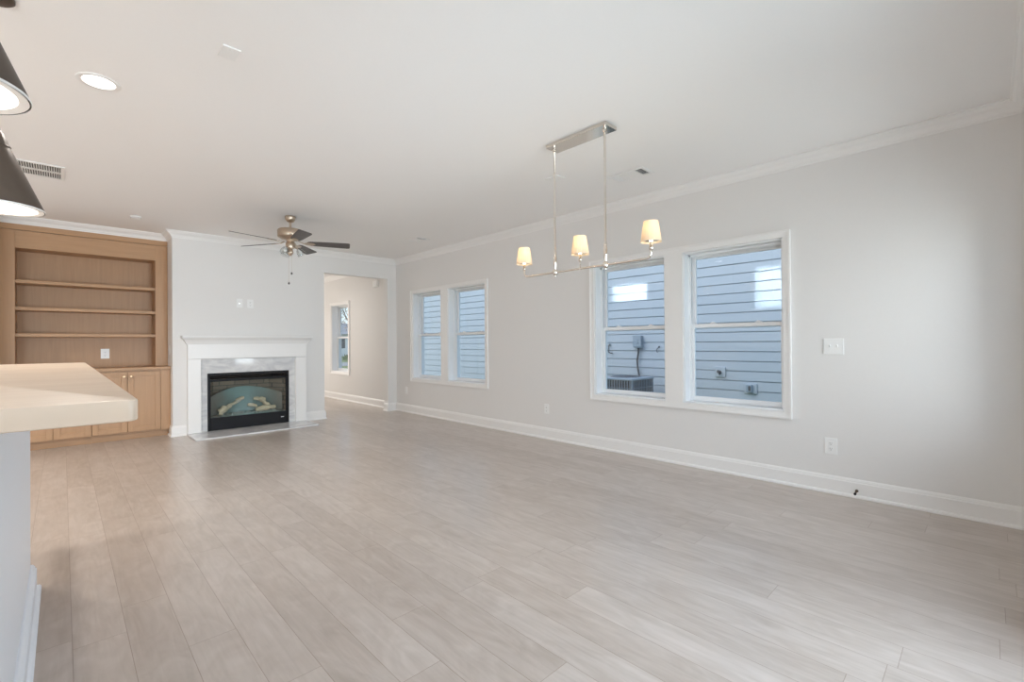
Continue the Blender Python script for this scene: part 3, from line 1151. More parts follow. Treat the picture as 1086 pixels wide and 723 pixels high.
# ------------------------------------------------------------------ raised bar island
ICZ = 1.105
t = thing('kitchen_island', 'white panelled island base under the pale streaked counter', 'island', (-0.40, 2.2, 0))
bm = B()
box(bm, -0.62, -0.114, 1.12, 3.27, 0.0005, ICZ - 0.0395, 0.001)
obj('body', bm, 'island', t)
bm = B()
sweep(bm, [(-0.62, 3.27), (-0.62, 1.12), (-0.114, 1.12), (-0.114, 3.27)][::-1], [(o_ * 1.3, z_ * 0.95) for o_, z_ in BASE], closed=True)
obj('baseboard', bm, 'island', t)
t = thing('island_countertop', 'thick pale streaked countertop with rounded corners on the white island', 'countertop', (-0.35, 2.4, ICZ - 0.039))
bm = B()
x0, x1, y0, y1, rr = -0.80, 0.098, 1.062, 3.74, 0.016
poly = []
for cx_, cy_, a0 in ((x1 - rr, y1 - rr, 0), (x0 + rr, y1 - rr, 90), (x0 + rr, y0 + rr, 180), (x1 - rr, y0 + rr, 270)):
    for k in range(7):
        a = math.radians(a0 + 15 * k)
        poly.append((cx_ + rr * math.cos(a), cy_ + rr * math.sin(a)))
ez = 0.004
cxm, cym = (x0 + x1) / 2, (y0 + y1) / 2
rings = []
for ins, z in ((ez, ICZ - 0.039), (0.001, ICZ - 0.0375), (0, ICZ - 0.035), (0, ICZ - ez), (0.001, ICZ - 0.0012), (ez, ICZ)):
    rings.append([bm.verts.new((px - math.copysign(ins, px - cxm), py - math.copysign(ins, py - cym), z)) for px, py in poly])
n = len(poly)
for a, b in zip(rings, rings[1:]):
    for i in range(n):
        bm.faces.new((a[i], a[(i + 1) % n], b[(i + 1) % n], b[i]))
bm.faces.new(list(reversed(rings[0])))
bm.faces.new(rings[-1])
obj('slab', bm, 'counter', t, smooth=True)


# ------------------------------------------------------------------ pendant lamps over the island
def pendant(x, y, label):
    t = thing('pendant_lamp', label, 'pendant lamp', (x, y, 1.80), 'dark cone pendants over the island')
    R, h = 0.150, 0.270
    bm = B()
    lathe(bm, [(R, 1.800), (R + 0.001, 1.806), (0.043, 1.800 + h), (0.041, 1.800 + h + 0.003), (0.037, 1.800 + h), (R - 0.005, 1.810), (R - 0.021, 1.806), (R - 0.021, 1.802), (R - 0.002, 1.800)], x, y, 0, 64, False, False)
    bm.faces.ensure_lookup_table()
    s = obj('lamp_shade', bm, 'bronze', t, smooth=True)
    s.data.materials.append(MT['white_enamel'])
    for p in s.data.polygons:
        zc = p.center.z + 1.80
        rc = math.hypot(p.center.x, p.center.y)
        rout = R + (0.043 - R) * (zc - 1.806) / (h - 0.006)
        if zc > 1.7995 and rc < rout - 0.0025 and zc < 1.80 + h - 0.001:
            p.material_index = 1
    bm = B()
    lathe(bm, [(R + 0.0014, 1.7995), (R + 0.0026, 1.803), (R + 0.0014, 1.8065), (R - 0.001, 1.803)], x, y, 0, 64, False, False)
    obj('rim_band', bm, 'white_enamel', s, smooth=True, label='pale rim band')
    bm = B()
    lathe(bm, [(0.044, 2.064), (0.047, 2.069), (0.044, 2.075)], x, y, 0, 40, False, False)
    lathe(bm, [(0.042, 2.0755), (0.040, 2.080), (0.026, 2.122), (0.016, 2.135), (0.012, 2.150)], x, y, 0, 40)
    obj('socket_cap', bm, 'bronze', t, smooth=True)
    bm = B()
    lathe(bm, [(0.005, 2.148), (0.005, H - 0.020)], x, y, 0, 14)
    obj('stem', bm, 'bronze', t, smooth=True)
    bm = B()
    lathe(bm, [(0.060, H - 0.001), (0.060, H - 0.012), (0.050, H - 0.020), (0.010, H - 0.024)][::-1], x, y, 0, 40)
    obj('canopy', bm, 'bronze', t, smooth=True)
    bm = B()
    lathe(bm, [(R - 0.0215, 1.8030), (R - 0.0225, 1.8055), (0.004, 1.8055), (0.004, 1.8030)], x, y, 0, 48, False, False)
    bmesh.ops.holes_fill(bm, edges=bm.edges, sides=0)
    obj('glass_diffuser', bm, 'diffuser', t, smooth=True)
    bm = B()
    lathe(bm, [(0.004, 1.842), (0.022, 1.850), (0.030, 1.868), (0.028, 1.888), (0.016, 1.912), (0.013, 1.935)], x, y, 0, 24)
    obj('bulb', bm, 'bulb', t, smooth=True)
    return t


pendant(-0.205, 1.655, 'dark bronze cone pendant lamp nearest the camera, cut by the photo edge')
pendant(-0.205, 2.975, 'dark bronze cone pendant lamp farther along the island, overlapping the vent')

# ------------------------------------------------------------------ recessed light and ceiling fittings
CAN_COL = (1.0, 0.945, 0.88)


def can_light(x, y, label, power):
    t = thing('recessed_light', label, 'ceiling light', (x, y, H), 'round recessed ceiling lights')
    bm = B()
    lathe(bm, [(0.073, H - 0.001), (0.074, H - 0.004), (0.092, H - 0.007), (0.099, H - 0.004), (0.100, H - 0.0006), (0.073, H - 0.0006)], x, y, 0, 48, False, False)
    obj('trim_ring', bm, 'trim', t, smooth=True)
    bm = B()
    lathe(bm, [(0.0735, H - 0.0042), (0.060, H - 0.0036), (0.02, H - 0.0032), (0.002, H - 0.0032)], x, y, 0, 48, False, True)
    obj('lens', bm, 'lens', t, smooth=True)
    area_light('can_beam', (x, y, H - 0.012), (0, 0, 0), 0.13, 0.13, power, CAN_COL, 150, 'DISK')
    return t


can_light(0.153, 3.552, 'lit round recessed ceiling light above the island end', 12)
can_light(-1.95, 3.60, 'lit round recessed ceiling light over the kitchen side', 32)
can_light(-1.95, 1.30, 'added unseen round recessed ceiling light over the kitchen behind the island', 9)  # added out-of-view lamp, fills the kitchen behind the island
can_light(-1.95, 5.90, 'added unseen round recessed ceiling light over the left of the living area', 46)  # added out-of-view lamp that brightens the far half of the room
can_light(-3.60, 3.60, 'added unseen round recessed ceiling light by the left wall', 25)  # added out-of-view lamp, fills from the left side
can_light(3.30, 9.20, 'lit round recessed ceiling light in the hall beyond the opening', 5)


def register(x0, x1, y0, y1, label):
    t = thing('ceiling_register', label, 'ceiling vent', ((x0 + x1) / 2, (y0 + y1) / 2, H), 'white ceiling supply registers')
    f = 0.030
    bm = B()
    for a in ((x0, x0 + f, y0, y1), (x1 - f, x1, y0, y1), (x0 + f, x1 - f, y0, y0 + f), (x0 + f, x1 - f, y1 - f, y1)):
        box(bm, *a, H - 0.009, H - 0.0006, 0.003)
    obj('frame', bm, 'trim', t)
    bm = B()
    box(bm, x0 + f, x1 - f, y0 + f, y1 - f, H - 0.0016, H - 0.0006)
    obj('duct_back', bm, 'slot', t)
    bm = B()
    ya, yb_ = y0 + f + 0.07, y1 - f - 0.07
    k = 0
    x = x0 + f
    while x < x1 - f - 0.012:
        s = 0.011
        prism(bm, [(x, H - 0.0020), (x + 0.002, H - 0.0020), (x + s + 0.001, H - 0.0085), (x + s - 0.001, H - 0.0085)], 'y', ya, yb_)
        x += 0.0125
    for q0, q1, sgn in ((y0 + f, ya - 0.006, 1), (yb_ + 0.006, y1 - f, -1)):
        y = q0
        while y < q1 - 0.008:
            if sgn < 0:
                pl_ = [(y, H - 0.0020), (y + 0.002, H - 0.0020), (y + 0.009, H - 0.0085), (y + 0.007, H - 0.0085)]
            else:
                pl_ = [(y, H - 0.0085), (y + 0.002, H - 0.0085), (y + 0.009, H - 0.0020), (y + 0.007, H - 0.0020)]
            prism(bm, pl_, 'x', x0 + f, x1 - f)
            y += 0.0118
    box(bm, x0 + f, x1 - f, ya - 0.006, ya, H - 0.0085, H - 0.002)
    box(bm, x0 + f, x1 - f, yb_, yb_ + 0.006, H - 0.0085, H - 0.002)
    obj('louvers', bm, 'trim', t)


register(3.590, 3.800, 2.070, 2.435, 'white ceiling register right of the chandelier, near the window wall')
register(3.615, 3.830, 5.625, 5.960, 'white ceiling register by the far window wall, right of the fan')

t = thing('return_grille', 'slotted white air return grille on the ceiling behind the pendant lamp', 'ceiling vent', (-0.17, 5.65, H))
gx0, gx1, gy0, gy1 = -0.50, 0.020, 5.445, 5.865
bm = B()
f = 0.028
for a in ((gx0, gx0 + f, gy0, gy1), (gx1 - f, gx1, gy0, gy1), (gx0 + f, gx1 - f, gy0, gy0 + f), (gx0 + f, gx1 - f, gy1 - f, gy1)):
    box(bm, *a, H - 0.010, H - 0.0006, 0.003)
ym = (gy0 + gy1) / 2
box(bm, gx0 + f, gx1 - f, ym - 0.018, ym + 0.018, H - 0.009, H - 0.0018)
obj('frame', bm, 'trim', t)
bm = B()
box(bm, gx0 + f, gx1 - f, gy0 + f, gy1 - f, H - 0.0018, H - 0.0006)
obj('duct_back', bm, 'slot', t)
bm = B()
x = gx0 + f
while x < gx1 - f:
    for a, b in ((gy0 + f, ym - 0.018), (ym + 0.018, gy1 - f)):
        prism(bm, [(x, H - 0.009), (x + 0.0045, H - 0.009), (x + 0.0065, H - 0.002), (x + 0.003, H - 0.002)], 'y', a, b)
    x += 0.0150
obj('slats', bm, 'trim', t)


def ceiling_plate(x0, x1, y0, y1, label):
    t = thing('ceiling_plate', label, 'ceiling plate', ((x0 + x1) / 2, (y0 + y1) / 2, H), 'small blank ceiling plates')
    bm = B()
    box(bm, x0, x1, y0, y1, H - 0.010, H - 0.0006, 0.003, 2)
    obj('plate', bm, 'trim', t)
    for y in (y0 + 0.02, y1 - 0.02):
        bm = B()
        lathe(bm, [(0.004, H - 0.0115), (0.005, H - 0.0095)], (x0 + x1) / 2, y, 0, 10)
        obj('screw', bm, 'trim', t)


ceiling_plate(0.583, 0.664, 2.672, 2.788, 'small white ceiling plate right of the lit recessed light')
ceiling_plate(3.206, 3.326, 2.703, 2.845, 'small white ceiling plate behind the chandelier rod')
t = thing('smoke_detector', 'small white ceiling detector in front of the bookcase', 'smoke detector', (0.621, 6.96, H))
bm = B()
lathe(bm, [(0.052, H - 0.0006), (0.054, H - 0.008), (0.050, H - 0.016), (0.036, H - 0.026), (0.010, H - 0.028)][::-1], 0.621, 6.96, 0, 32)
obj('housing', bm, 'plate', t, smooth=True)
bm = B()
lathe(bm, [(0.047, H - 0.0195), (0.049, H - 0.0185), (0.047, H - 0.0175)], 0.621, 6.96, 0, 32, False, False)
obj('vent_ring', bm, 'slot', t, smooth=True)

# ------------------------------------------------------------------ linear chandelier
CHX = 2.738
t = thing('chandelier', 'polished nickel linear chandelier with three lit linen shades, hanging from the ceiling', 'chandelier', (CHX, 2.09, H))
bm = B()
box(bm, CHX - 0.070, CHX + 0.070, 1.815, 2.362, H - 0.026, H - 0.0006, 0.003, 2)
obj('canopy', bm, 'nickel', t)
ZB = 1.745
for y in (1.870, 2.334):
    bm = B()
    lathe(bm, [(0.016, H - 0.0265), (0.014, H - 0.040), (0.006, H - 0.046)][::-1], CHX, y, 0, 20)
    lathe(bm, [(0.008, 1.90), (0.008, H - 0.044)], CHX, y, 0, 14)
    lathe(bm, [(0.008, 1.770), (0.010, 1.790), (0.0125, 1.80), (0.0125, 1.865), (0.010, 1.875), (0.0115, 1.885), (0.0115, 1.895), (0.008, 1.905)], CHX, y, 0, 18)
    r = obj('rod', bm, 'nickel', t, smooth=True)
    bm = B()
    bmesh.ops.create_uvsphere(bm, u_segments=20, v_segments=12, radius=0.0215, matrix=Matrix.Translation((CHX, y, ZB)) @ Matrix.Diagonal((1, 1, 1.25, 1)))
    lathe(bm, [(0.002, ZB - 0.038), (0.006, ZB - 0.032), (0.006, ZB - 0.024)], CHX, y, 0, 12)
    lathe(bm, [(0.010, ZB + 0.016), (0.006, ZB + 0.030)], CHX, y, 0, 14)
    obj('ball_joint', bm, 'nickel', r, smooth=True)
yA, yC = 1.520, 2.667
pts = [(CHX, yA, 1.800), (CHX, yA, 1.780)]
for k in range(1, 8):
    a = math.radians(90 * k / 7)
    pts.append((CHX, yA + 0.035 - 0.035 * math.cos(a), 1.780 - 0.035 * math.sin(a)))
for k in range(8):
    a = math.radians(90 - 90 * k / 7)
    pts.append((CHX, yC - 0.035 + 0.035 * math.cos(a), 1.780 - 0.035 * math.sin(a)))
pts.append((CHX, yC, 1.800))
bm = B()
tube(bm, pts, 0.0075, 12)
obj('arm', bm, 'nickel', t, smooth=True)
yM = 2.093
bm = B()
lathe(bm, [(0.0085, ZB - 0.007), (0.0085, ZB + 0.007), (0.005, ZB + 0.010), (0.005, 1.800)], CHX, yM, 0, 14)
obj('centre_post', bm, 'nickel', t, smooth=True)
for y in (yA, yM, yC):
    bm = B()
    lathe(bm, [(0.005, 1.795), (0.013, 1.802), (0.015, 1.812), (0.010, 1.818), (0.010, 1.850)], CHX, y, 0, 18)
    lathe(bm, [(0.003, 1.857), (0.0555, 1.857), (0.0555, 1.859), (0.003, 1.859)], CHX, y, 0, 6, False, False)
    obj('lamp_holder', bm, 'nickel', t, smooth=True)
    bm = B()
    pr = []
    n = 96
    rb, rt, z0, z1 = 0.066, 0.046, 1.848, 1.982
    rings = []
    for (r_, z) in ((rb, z0), (rt, z1), (rt - 0.0015, z1), (rb - 0.0015, z0)):
        ring = []
        for i in range(n):
            a = 2 * math.pi * i / n
            pl_ = 1 + 0.012 * math.cos(a * 24)
            ring.append(bm.verts.new((CHX + r_ * pl_ * math.cos(a), y + r_ * pl_ * math.sin(a), z)))
        rings.append(ring)
    for a, b in zip(rings, rings[1:] + rings[:1]):
        for i in range(n):
            bm.faces.new((a[i], a[(i + 1) % n], b[(i + 1) % n], b[i]))
    sh = obj('lamp_shade', bm, 'shade', t, smooth=True)
    bm = B()
    lathe(bm, [(0.010, 1.851), (0.012, 1.865), (0.018, 1.885), (0.019, 1.905), (0.012, 1.930), (0.003, 1.942)], CHX, y, 0, 18)
    obj('bulb', bm, 'bulb', t, smooth=True)
    pl = bpy.data.lights.new('bulb_glow', 'POINT')
    pl.energy = 0.75
    pl.color = (1.0, 0.80, 0.55)
    pl.shadow_soft_size = 0.022
    po = bpy.data.objects.new('bulb_glow', pl)
    po.location = (CHX, y, 1.962)
    COL.objects.link(po)

# ------------------------------------------------------------------ ceiling fan
FX, FY = 1.940, 5.756
t = thing('ceiling_fan', 'brushed nickel ceiling fan with five dark blades and a light kit', 'ceiling fan', (FX, FY, H))
bm = B()
lathe(bm, [(0.058, H - 0.0006), (0.060, H - 0.012), (0.054, H - 0.040), (0.036, H - 0.064), (0.016, H - 0.072)][::-1], FX, FY, 0, 36)
obj('canopy', bm, 'bnickel', t, smooth=True)
bm = B()
lathe(bm, [(0.0125, 2.570), (0.0125, H - 0.070)], FX, FY, 0, 18)
lathe(bm, [(0.030, 2.565), (0.026, 2.580), (0.016, 2.588)], FX, FY, 0, 24)
obj('downrod', bm, 'bnickel', t, smooth=True)
bm = B()
lathe(bm, [(0.045, 2.440), (0.085, 2.444), (0.118, 2.462), (0.136, 2.474), (0.138, 2.480), (0.140, 2.545), (0.134, 2.558), (0.120, 2.564), (0.030, 2.570)], FX, FY, 0, 48)
obj('motor_housing', bm, 'bnickel', t, smooth=True)
bm = B()
lathe(bm, [(0.030, 2.338), (0.048, 2.344), (0.052, 2.356), (0.052, 2.400), (0.044, 2.412), (0.036, 2.416), (0.046, 2.430), (0.048, 2.4395)], FX, FY, 0, 36)
lathe(bm, [(0.004, 2.252), (0.014, 2.258), (0.018, 2.268), (0.030, 2.280), (0.034, 2.300), (0.028, 2.312), (0.022, 2.337)], FX, FY, 0, 28)
obj('switch_housing', bm, 'bnickel', t, smooth=True)
ZBL = 2.412
def fan_pt(a, r, s, dz, pitch):
    """blade coordinates: r outward, s across, dz up"""
    ca, sa = math.cos(a), math.sin(a)
    yy = s * math.cos(pitch) - dz * math.sin(pitch)
    zz = s * math.sin(pitch) + dz * math.cos(pitch)
    v = Vector((ca * r - sa * yy, sa * r + ca * yy, zz))
    return (FX + v.x, FY + v.y, ZBL + v.z)


for k in range(5):
    a = math.radians(-23.5 + 72 * k)
    pitch = math.radians(-13)
    outline = [(0.185, 0.035), (0.22, 0.052), (0.32, 0.060), (0.635, 0.072), (0.655, 0.068), (0.665, 0.055), (0.665, -0.055), (0.655, -0.068), (0.635, -0.072), (0.32, -0.060), (0.22, -0.052), (0.185, -0.035)]
    bm = B()
    top = [bm.verts.new(fan_pt(a, r, s, 0.003, pitch)) for r, s in outline]
    bot = [bm.verts.new(fan_pt(a, r, s, -0.003, pitch)) for r, s in outline]
    m = len(outline)
    bm.faces.new(top)
    bm.faces.new(list(reversed(bot)))
    for i in range(m):
        j = (i + 1) % m
        bm.faces.new((top[i], bot[i], bot[j], top[j]))
    bl = obj('blade', bm, 'blade', t)
    bm = B()
    out2 = [(0.085, 0.014), (0.15, 0.012), (0.185, 0.034), (0.25, 0.030), (0.275, 0.0), (0.25, -0.030), (0.185, -0.034), (0.15, -0.012), (0.085, -0.014)]
    top = [bm.verts.new(fan_pt(a, r, s, -0.0035 + (0.026 if r < 0.1 else 0), pitch * min(1, max(0, (r - 0.1) / 0.08)))) for r, s in out2]
    bot = [bm.verts.new(fan_pt(a, r, s, -0.0085 + (0.026 if r < 0.1 else 0), pitch * min(1, max(0, (r - 0.1) / 0.08)))) for r, s in out2]
    m = len(out2)
    bm.faces.new(top)
    bm.faces.new(list(reversed(bot)))
    for i in range(m):
        j = (i + 1) % m
        bm.faces.new((top[i], bot[i], bot[j], top[j]))
    obj('blade_bracket', bm, 'bnickel', bl)
for k in range(3):
    a = math.radians(-20 + 120 * k)
    d = Vector((math.cos(a), math.sin(a), 0))
    c0 = Vector((FX, FY, 2.352))
    bm = B()
    tube(bm, [c0 + d * 0.030, c0 + d * 0.055 + Vector((0, 0, 0.006)), c0 + d * 0.072 - Vector((0, 0, 0.002)), c0 + d * 0.080 - Vector((0, 0, 0.014))], 0.008, 10)
    arm = obj('light_arm', bm, 'bnickel', t, smooth=True)
    axis = (d * 0.55 + Vector((0, 0, -0.83))).normalized()
    q = axis.to_track_quat('Z', 'Y').to_matrix()
    base = c0 + d * 0.082 - Vector((0, 0, 0.014))
    bm = B()
    lathe(bm, [(0.020, 0.0), (0.028, 0.010), (0.040, 0.030), (0.047, 0.055), (0.050, 0.080), (0.0485, 0.080), (0.0455, 0.055), (0.0385, 0.031), (0.0265, 0.011), (0.0185, 0.001)], base.x, base.y, base.z, 28, False, False, M=q)
    gs = obj('glass_shade', bm, 'bell_glass', t, smooth=True)
    bm = B()
    lathe(bm, [(0.010, 0.003), (0.011, 0.020), (0.018, 0.036), (0.019, 0.048), (0.010, 0.062), (0.003, 0.065)], base.x, base.y, base.z, 18, M=q)
    obj('bulb', bm, 'white_enamel', gs, smooth=True)
for dx, zb, in ((0.010, 2.046), (-0.014, 1.930)):
    bm = B()
    tube(bm, [(FX + dx, FY - dx, 2.262), (FX + dx, FY - dx, zb + 0.012)], 0.0011, 6)
    ch = obj('pull_chain', bm, 'bnickel', t)
    bm = B()
    lathe(bm, [(0.003, zb - 0.014), (0.009, zb - 0.010), (0.0105, zb), (0.007, zb + 0.010), (0.002, zb + 0.014)], FX + dx, FY - dx, 0, 14)
    obj('chain_fob', bm, 'blade', ch, smooth=True)

# ------------------------------------------------------------------ outside: side yard, neighbouring house, trees
bm = B()
GZ = -0.38
box(bm, -40, 90, -40, 120, GZ - 0.3, GZ)
struct('ground', bm, 'grass')
NX = 9.30
t = thing('neighbouring_house', 'pale blue-grey lap-sided house wall seen through the room windows', 'house', (NX, 6, GZ))
bm = B()
NY0, NY1 = -9.0, 17.2
EXP = 0.187
z = 0.268 - EXP * 3
while z < 5.4:
    prism(bm, [(NX, z), (NX + 0.028, z - 0.004), (NX + 0.028, z + EXP - 0.017), (NX + 0.006, z + EXP - 0.017)], 'y', NY0, NY1)
    z += EXP
obj('lap_siding', bm, 'siding', t)
bm = B()
box(bm, NX + 0.027, NX + 9, NY0 + 0.02, NY1 - 0.02, GZ, 5.45)
obj('house_body', bm, 'siding', t)
bm = B()
box(bm, NX - 0.02, NX + 0.12, NY1 - 0.10, NY1 + 0.02, GZ, 5.45)
obj('corner_board', bm, 'trim', t)
bm = B()
prism(bm, [(NX - 0.35, 5.45), (NX + 9.35, 5.45), (NX + 4.5, 7.6)], 'y', NY0 - 0.3, NY1 + 0.3)
obj('roof', bm, 'roof', t)
bm = B()
box(bm, NX + 0.005, NX + 0.12, NY0, NY1, GZ - 0.02, 0.268 - EXP * 3)
obj('foundation', bm, 'road', t)

# air conditioner condenser
AX0, AX1, AY0, AY1 = 8.10, 8.92, 4.93, 5.75
t = thing('air_conditioner', 'charcoal outdoor air conditioner unit standing beside the neighbouring siding', 'air conditioner', ((AX0 + AX1) / 2, (AY0 + AY1) / 2, GZ))
bm = B()
box(bm, AX0 - 0.06, AX1 + 0.06, AY0 - 0.06, AY1 + 0.06, GZ + 0.0, GZ + 0.07, 0.01)
obj('pad', bm, 'road', t)
AZ0, AZ1 = GZ + 0.07, 0.462
bm = B()
box(bm, AX0 + 0.03, AX1 - 0.03, AY0 + 0.03, AY1 - 0.03, AZ0, AZ1 - 0.03)
obj('coil_body', bm, 'conduit', t)
bm = B()
for a in (AX0, AX1 - 0.035):
    for b in (AY0, AY1 - 0.035):
        box(bm, a, a + 0.035, b, b + 0.035, AZ0, AZ1 - 0.03, 0.004)
k = 0
while AY0 + 0.05 + k * 0.060 < AY1 - 0.05:
    yy = AY0 + 0.05 + k * 0.060
    for xx in (AX0, AX1 - 0.012):
        box(bm, xx, xx + 0.012, yy, yy + 0.018, AZ0, AZ1 - 0.03)
    k += 1
k = 0
while AX0 + 0.05 + k * 0.060 < AX1 - 0.05:
    xx = AX0 + 0.05 + k * 0.060
    for yy in (AY0, AY1 - 0.012):
        box(bm, xx, xx + 0.018, yy, yy + 0.012, AZ0, AZ1 - 0.03)
    k += 1
for zz in (AZ0 + 0.16, AZ0 + 0.38, AZ0 + 0.58):
    box(bm, AX0 - 0.004, AX1 + 0.004, AY0 - 0.004, AY0 + 0.008, zz, zz + 0.012)
    box(bm, AX0 - 0.004, AX0 + 0.008, AY0 - 0.004, AY1 + 0.004, zz, zz + 0.012)
obj('guard_louvers', bm, 'ac', t)
bm = B()
box(bm, AX0 - 0.012, AX1 + 0.012, AY0 - 0.012, AY1 + 0.012, AZ1 - 0.03, AZ1 + 0.012, 0.012, 3)
obj('lid', bm, 'ac_top', t)
bm = B()
cx_, cy_ = (AX0 + AX1) / 2, (AY0 + AY1) / 2
for r in (0.06, 0.12, 0.18, 0.24, 0.30):
    pts = [(cx_ + r * math.cos(q), cy_ + r * math.sin(q), AZ1 + 0.018 + 0.02 * (1 - r / 0.3)) for q in [2 * math.pi * i / 32 for i in range(33)]]
    tube(bm, pts, 0.003, 5)
for i in range(10):
    q = 2 * math.pi * i / 10
    tube(bm, [(cx_, cy_, AZ1 + 0.04), (cx_ + 0.33 * math.cos(q), cy_ + 0.33 * math.sin(q), AZ1 + 0.014)], 0.003, 5)
obj('fan_guard', bm, 'conduit', t)

t = thing('disconnect_box', 'grey electrical disconnect box with conduit on the siding above the air conditioner', 'electrical box', (NX, 5.47, 1.20))
bm = B()
box(bm, NX - 0.10, NX - 0.001, 5.385, 5.565, 1.075, 1.345, 0.008, 2)
obj('enclosure', bm, 'box_grey', t)
bm = B()
box(bm, NX - 0.112, NX - 0.101, 5.375, 5.575, 1.10, 1.355, 0.004)
box(bm, NX - 0.125, NX - 0.112, 5.45, 5.50, 1.17, 1.26, 0.003)
obj('cover', bm, 'box_grey', t)
bm = B()
tube(bm, [(NX - 0.05, 5.47, 1.075), (NX - 0.05, 5.475, 0.95), (NX - 0.055, 5.50, 0.80), (NX - 0.06, 5.49, 0.66), (NX - 0.06, 5.46, 0.50), (NX - 0.08, 5.40, 0.36)], 0.020, 10)
obj('conduit', bm, 'conduit', t, smooth=True)

t = thing('wall_hydrant', 'white square siding block with dark spout, low through the near right window', 'hose tap', (NX, 3.69, 0.60))
bm = B()
box(bm, NX - 0.03, NX - 0.001, 3.585, 3.785, 0.505, 0.695, 0.004)
obj('mounting_block', bm, 'siding', t)
bm = B()
RXn = Matrix.Rotation(math.radians(-90), 3, 'Y')
lathe(bm, [(0.035, 0), (0.035, 0.012), (0.016, 0.014), (0.016, 0.06)], NX - 0.031, 3.69, 0.60, 20, M=RXn)
tube(bm, [(NX - 0.07, 3.69, 0.60), (NX - 0.095, 3.68, 0.59), (NX - 0.10, 3.67, 0.55)], 0.014, 10)
lathe(bm, [(0.032, 0.0), (0.032, 0.008)], NX - 0.105, 3.69, 0.615, 10, M=RXn)
obj('spout', bm, 'conduit', t, smooth=True)

t = thing('weatherproof_outlet', 'grey covered outdoor outlet low on the siding, through the near right window', 'outlet', (NX, 3.13, 0.29))
bm = B()
box(bm, NX - 0.025, NX - 0.001, 3.02, 3.25, 0.215, 0.40, 0.004)
obj('mounting_block', bm, 'siding', t)
bm = B()
box(bm, NX - 0.085, NX - 0.026, 3.09, 3.19, 0.245, 0.385, 0.010, 2)
obj('hinged_cover', bm, 'box_grey', t)
bm = B()
box(bm, NX - 0.092, NX - 0.086, 3.105, 3.150, 0.275, 0.365, 0.002)
obj('window_pane', bm, 'conduit', t)

t = thing('pipe_stub', 'dark bent pipe stub on the siding, left of the electrical box', 'pipe', (NX, 6.20, 1.05))
bm = B()
tube(bm, [(NX - 0.013, 6.25, 1.15), (NX - 0.04, 6.25, 1.15), (NX - 0.05, 6.25, 1.11), (NX - 0.05, 6.25, 0.97), (NX - 0.05, 6.20, 0.95), (NX - 0.04, 6.16, 0.95)], 0.013, 10)
obj('pipe', bm, 'conduit', t, smooth=True)
bm = B()
box(bm, NX - 0.012, NX - 0.001, 6.22, 6.28, 1.12, 1.18, 0.003)
obj('flange', bm, 'box_grey', t)
t = thing('cable_loop', 'small dark loop of cable hanging on the siding right of the electrical box', 'cable', (NX, 5.03, 1.05))
bm = B()
tube(bm, [(NX - 0.012, 4.99, 1.09), (NX - 0.02, 5.00, 1.08), (NX - 0.025, 5.035, 1.05), (NX - 0.025, 5.045, 1.01), (NX - 0.02, 5.03, 0.98), (NX - 0.02, 5.01, 0.985)], 0.006, 8)
obj('cable', bm, 'conduit', t, smooth=True)
bm = B()
box(bm, NX - 0.02, NX - 0.001, 4.975, 5.005, 1.085, 1.115, 0.003)
obj('clip', bm, 'conduit', t)

# street beyond the house end
bm = B()
box(bm, -30, 80, 33, 39, GZ + 0.001, GZ + 0.02)
struct('road', bm, 'road')
t = thing('street_house', 'pale low house across the street seen through the hall window', 'house', (27, 60, GZ))
bm = B()
z = GZ + 0.3
while z < 2.5:
    prism(bm, [(60.0, z), (60.03, z), (60.03, z + 0.30), (60.012, z + 0.30)], 'x', 18, 38)
    z += 0.31
box(bm, 18, 38, 60.03, 68, GZ, 2.55)
obj('siding', bm, 'trim', t)
bm = B()
prism(bm, [(59.4, 2.55), (68.6, 2.55), (64, 4.2)], 'x', 17.6, 38.4)
obj('roof', bm, 'road', t)
for xw in (22.0, 26.0, 31.0):
    bm = B()
    box(bm, xw, xw + 1.1, 59.96, 59.995, 0.7, 2.1)
    obj('window', bm, 'roof', t)
t = thing('hedge', 'low dark green hedge along the street, seen low in the hall window', 'hedge', (20, 45, GZ))
bm = B()
rh = random.Random(9)
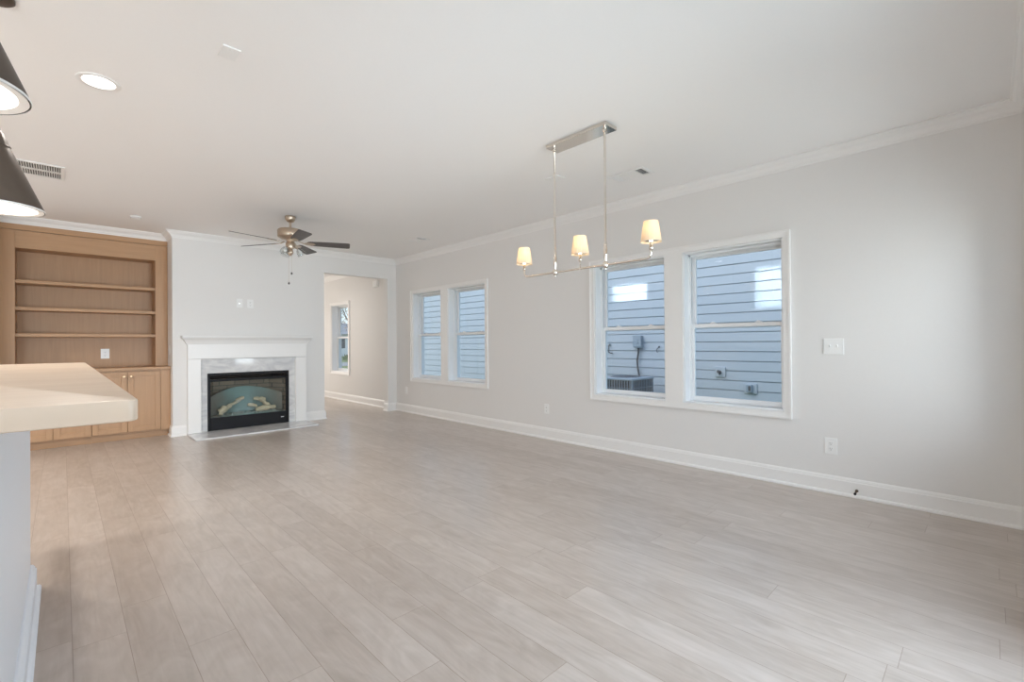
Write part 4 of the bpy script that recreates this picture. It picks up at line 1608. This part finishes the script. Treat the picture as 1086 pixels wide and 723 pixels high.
for i in range(2600):
    c = Vector((rh.uniform(8, 34), 45 + rh.gauss(0, .22), GZ + abs(rh.gauss(0.25, .16))))
    u = Vector((rh.gauss(0, 1), rh.gauss(0, 1), rh.gauss(0, 1))).normalized()
    v = u.orthogonal().normalized()
    q = rh.uniform(.06, .13)
    bm.faces.new([bm.verts.new(c + u * q), bm.verts.new(c + v * q * .6), bm.verts.new(c - u * q), bm.verts.new(c - v * q * .6)])
obj('foliage', bm, 'leaf', t)
bm = B()
for i in range(26):
    tube(bm, [(8.5 + i, 45, GZ), (8.5 + i + rh.uniform(-.1, .1), 45.05, GZ + 0.35)], 0.02, 5)
obj('stems', bm, 'bark', t)


def tree(x, y, h, seed, label, leafmat, nleaf):
    rd = random.Random(seed)
    t = thing('tree', label, 'tree', (x, y, GZ), 'trees beyond the hall window')
    bm = B()
    tips = []

    def grow(p, d, L, r, depth):
        pts, rs = [p], [r]
        q = p.copy()
        dd = d.copy()
        for i in range(4):
            dd = (dd + Vector((rd.uniform(-.18, .18), rd.uniform(-.18, .18), rd.uniform(-.05, .15)))).normalized()
            q = q + dd * L / 4
            pts.append(q.copy())
            rs.append(r * (1 - 0.5 * (i + 1) / 4))
        tube(bm, pts, rs, 7 if depth < 2 else 5)
        if depth >= 4:
            tips.append(q)
            return
        for k in range(3 if depth else 4):
            i = rd.choice((2, 3, 4))
            az = rd.uniform(0, 6.28)
            nd = (dd + Vector((math.cos(az), math.sin(az), rd.uniform(0, .5))) * 0.8).normalized()
            grow(pts[i], nd, L * rd.uniform(.55, .75), rs[i] * 0.7, depth + 1)
    grow(Vector((x, y, GZ)), Vector((0, 0, 1)), h * 0.36, h * 0.011, 0)
    obj('branches', bm, 'bark', t)
    bm = B()
    for i in range(nleaf):
        c = rd.choice(tips) + Vector((rd.gauss(0, .35), rd.gauss(0, .35), rd.gauss(0, .3)))
        u = Vector((rd.gauss(0, 1), rd.gauss(0, 1), rd.gauss(0, 1))).normalized()
        v = u.orthogonal().normalized()
        s = rd.uniform(.05, .11)
        bm.faces.new([bm.verts.new(c + u * s), bm.verts.new(c + v * s * .6), bm.verts.new(c - u * s), bm.verts.new(c - v * s * .6)])
    o = obj('foliage', bm, leafmat, t)


tree(15.0, 31.0, 9, 2, 'bare thin-branched tree near the street beyond the hall window', 'leaf2', 220)
tree(21.5, 50.0, 11, 3, 'bare taller tree before the pale house across the street', 'leaf2', 200)
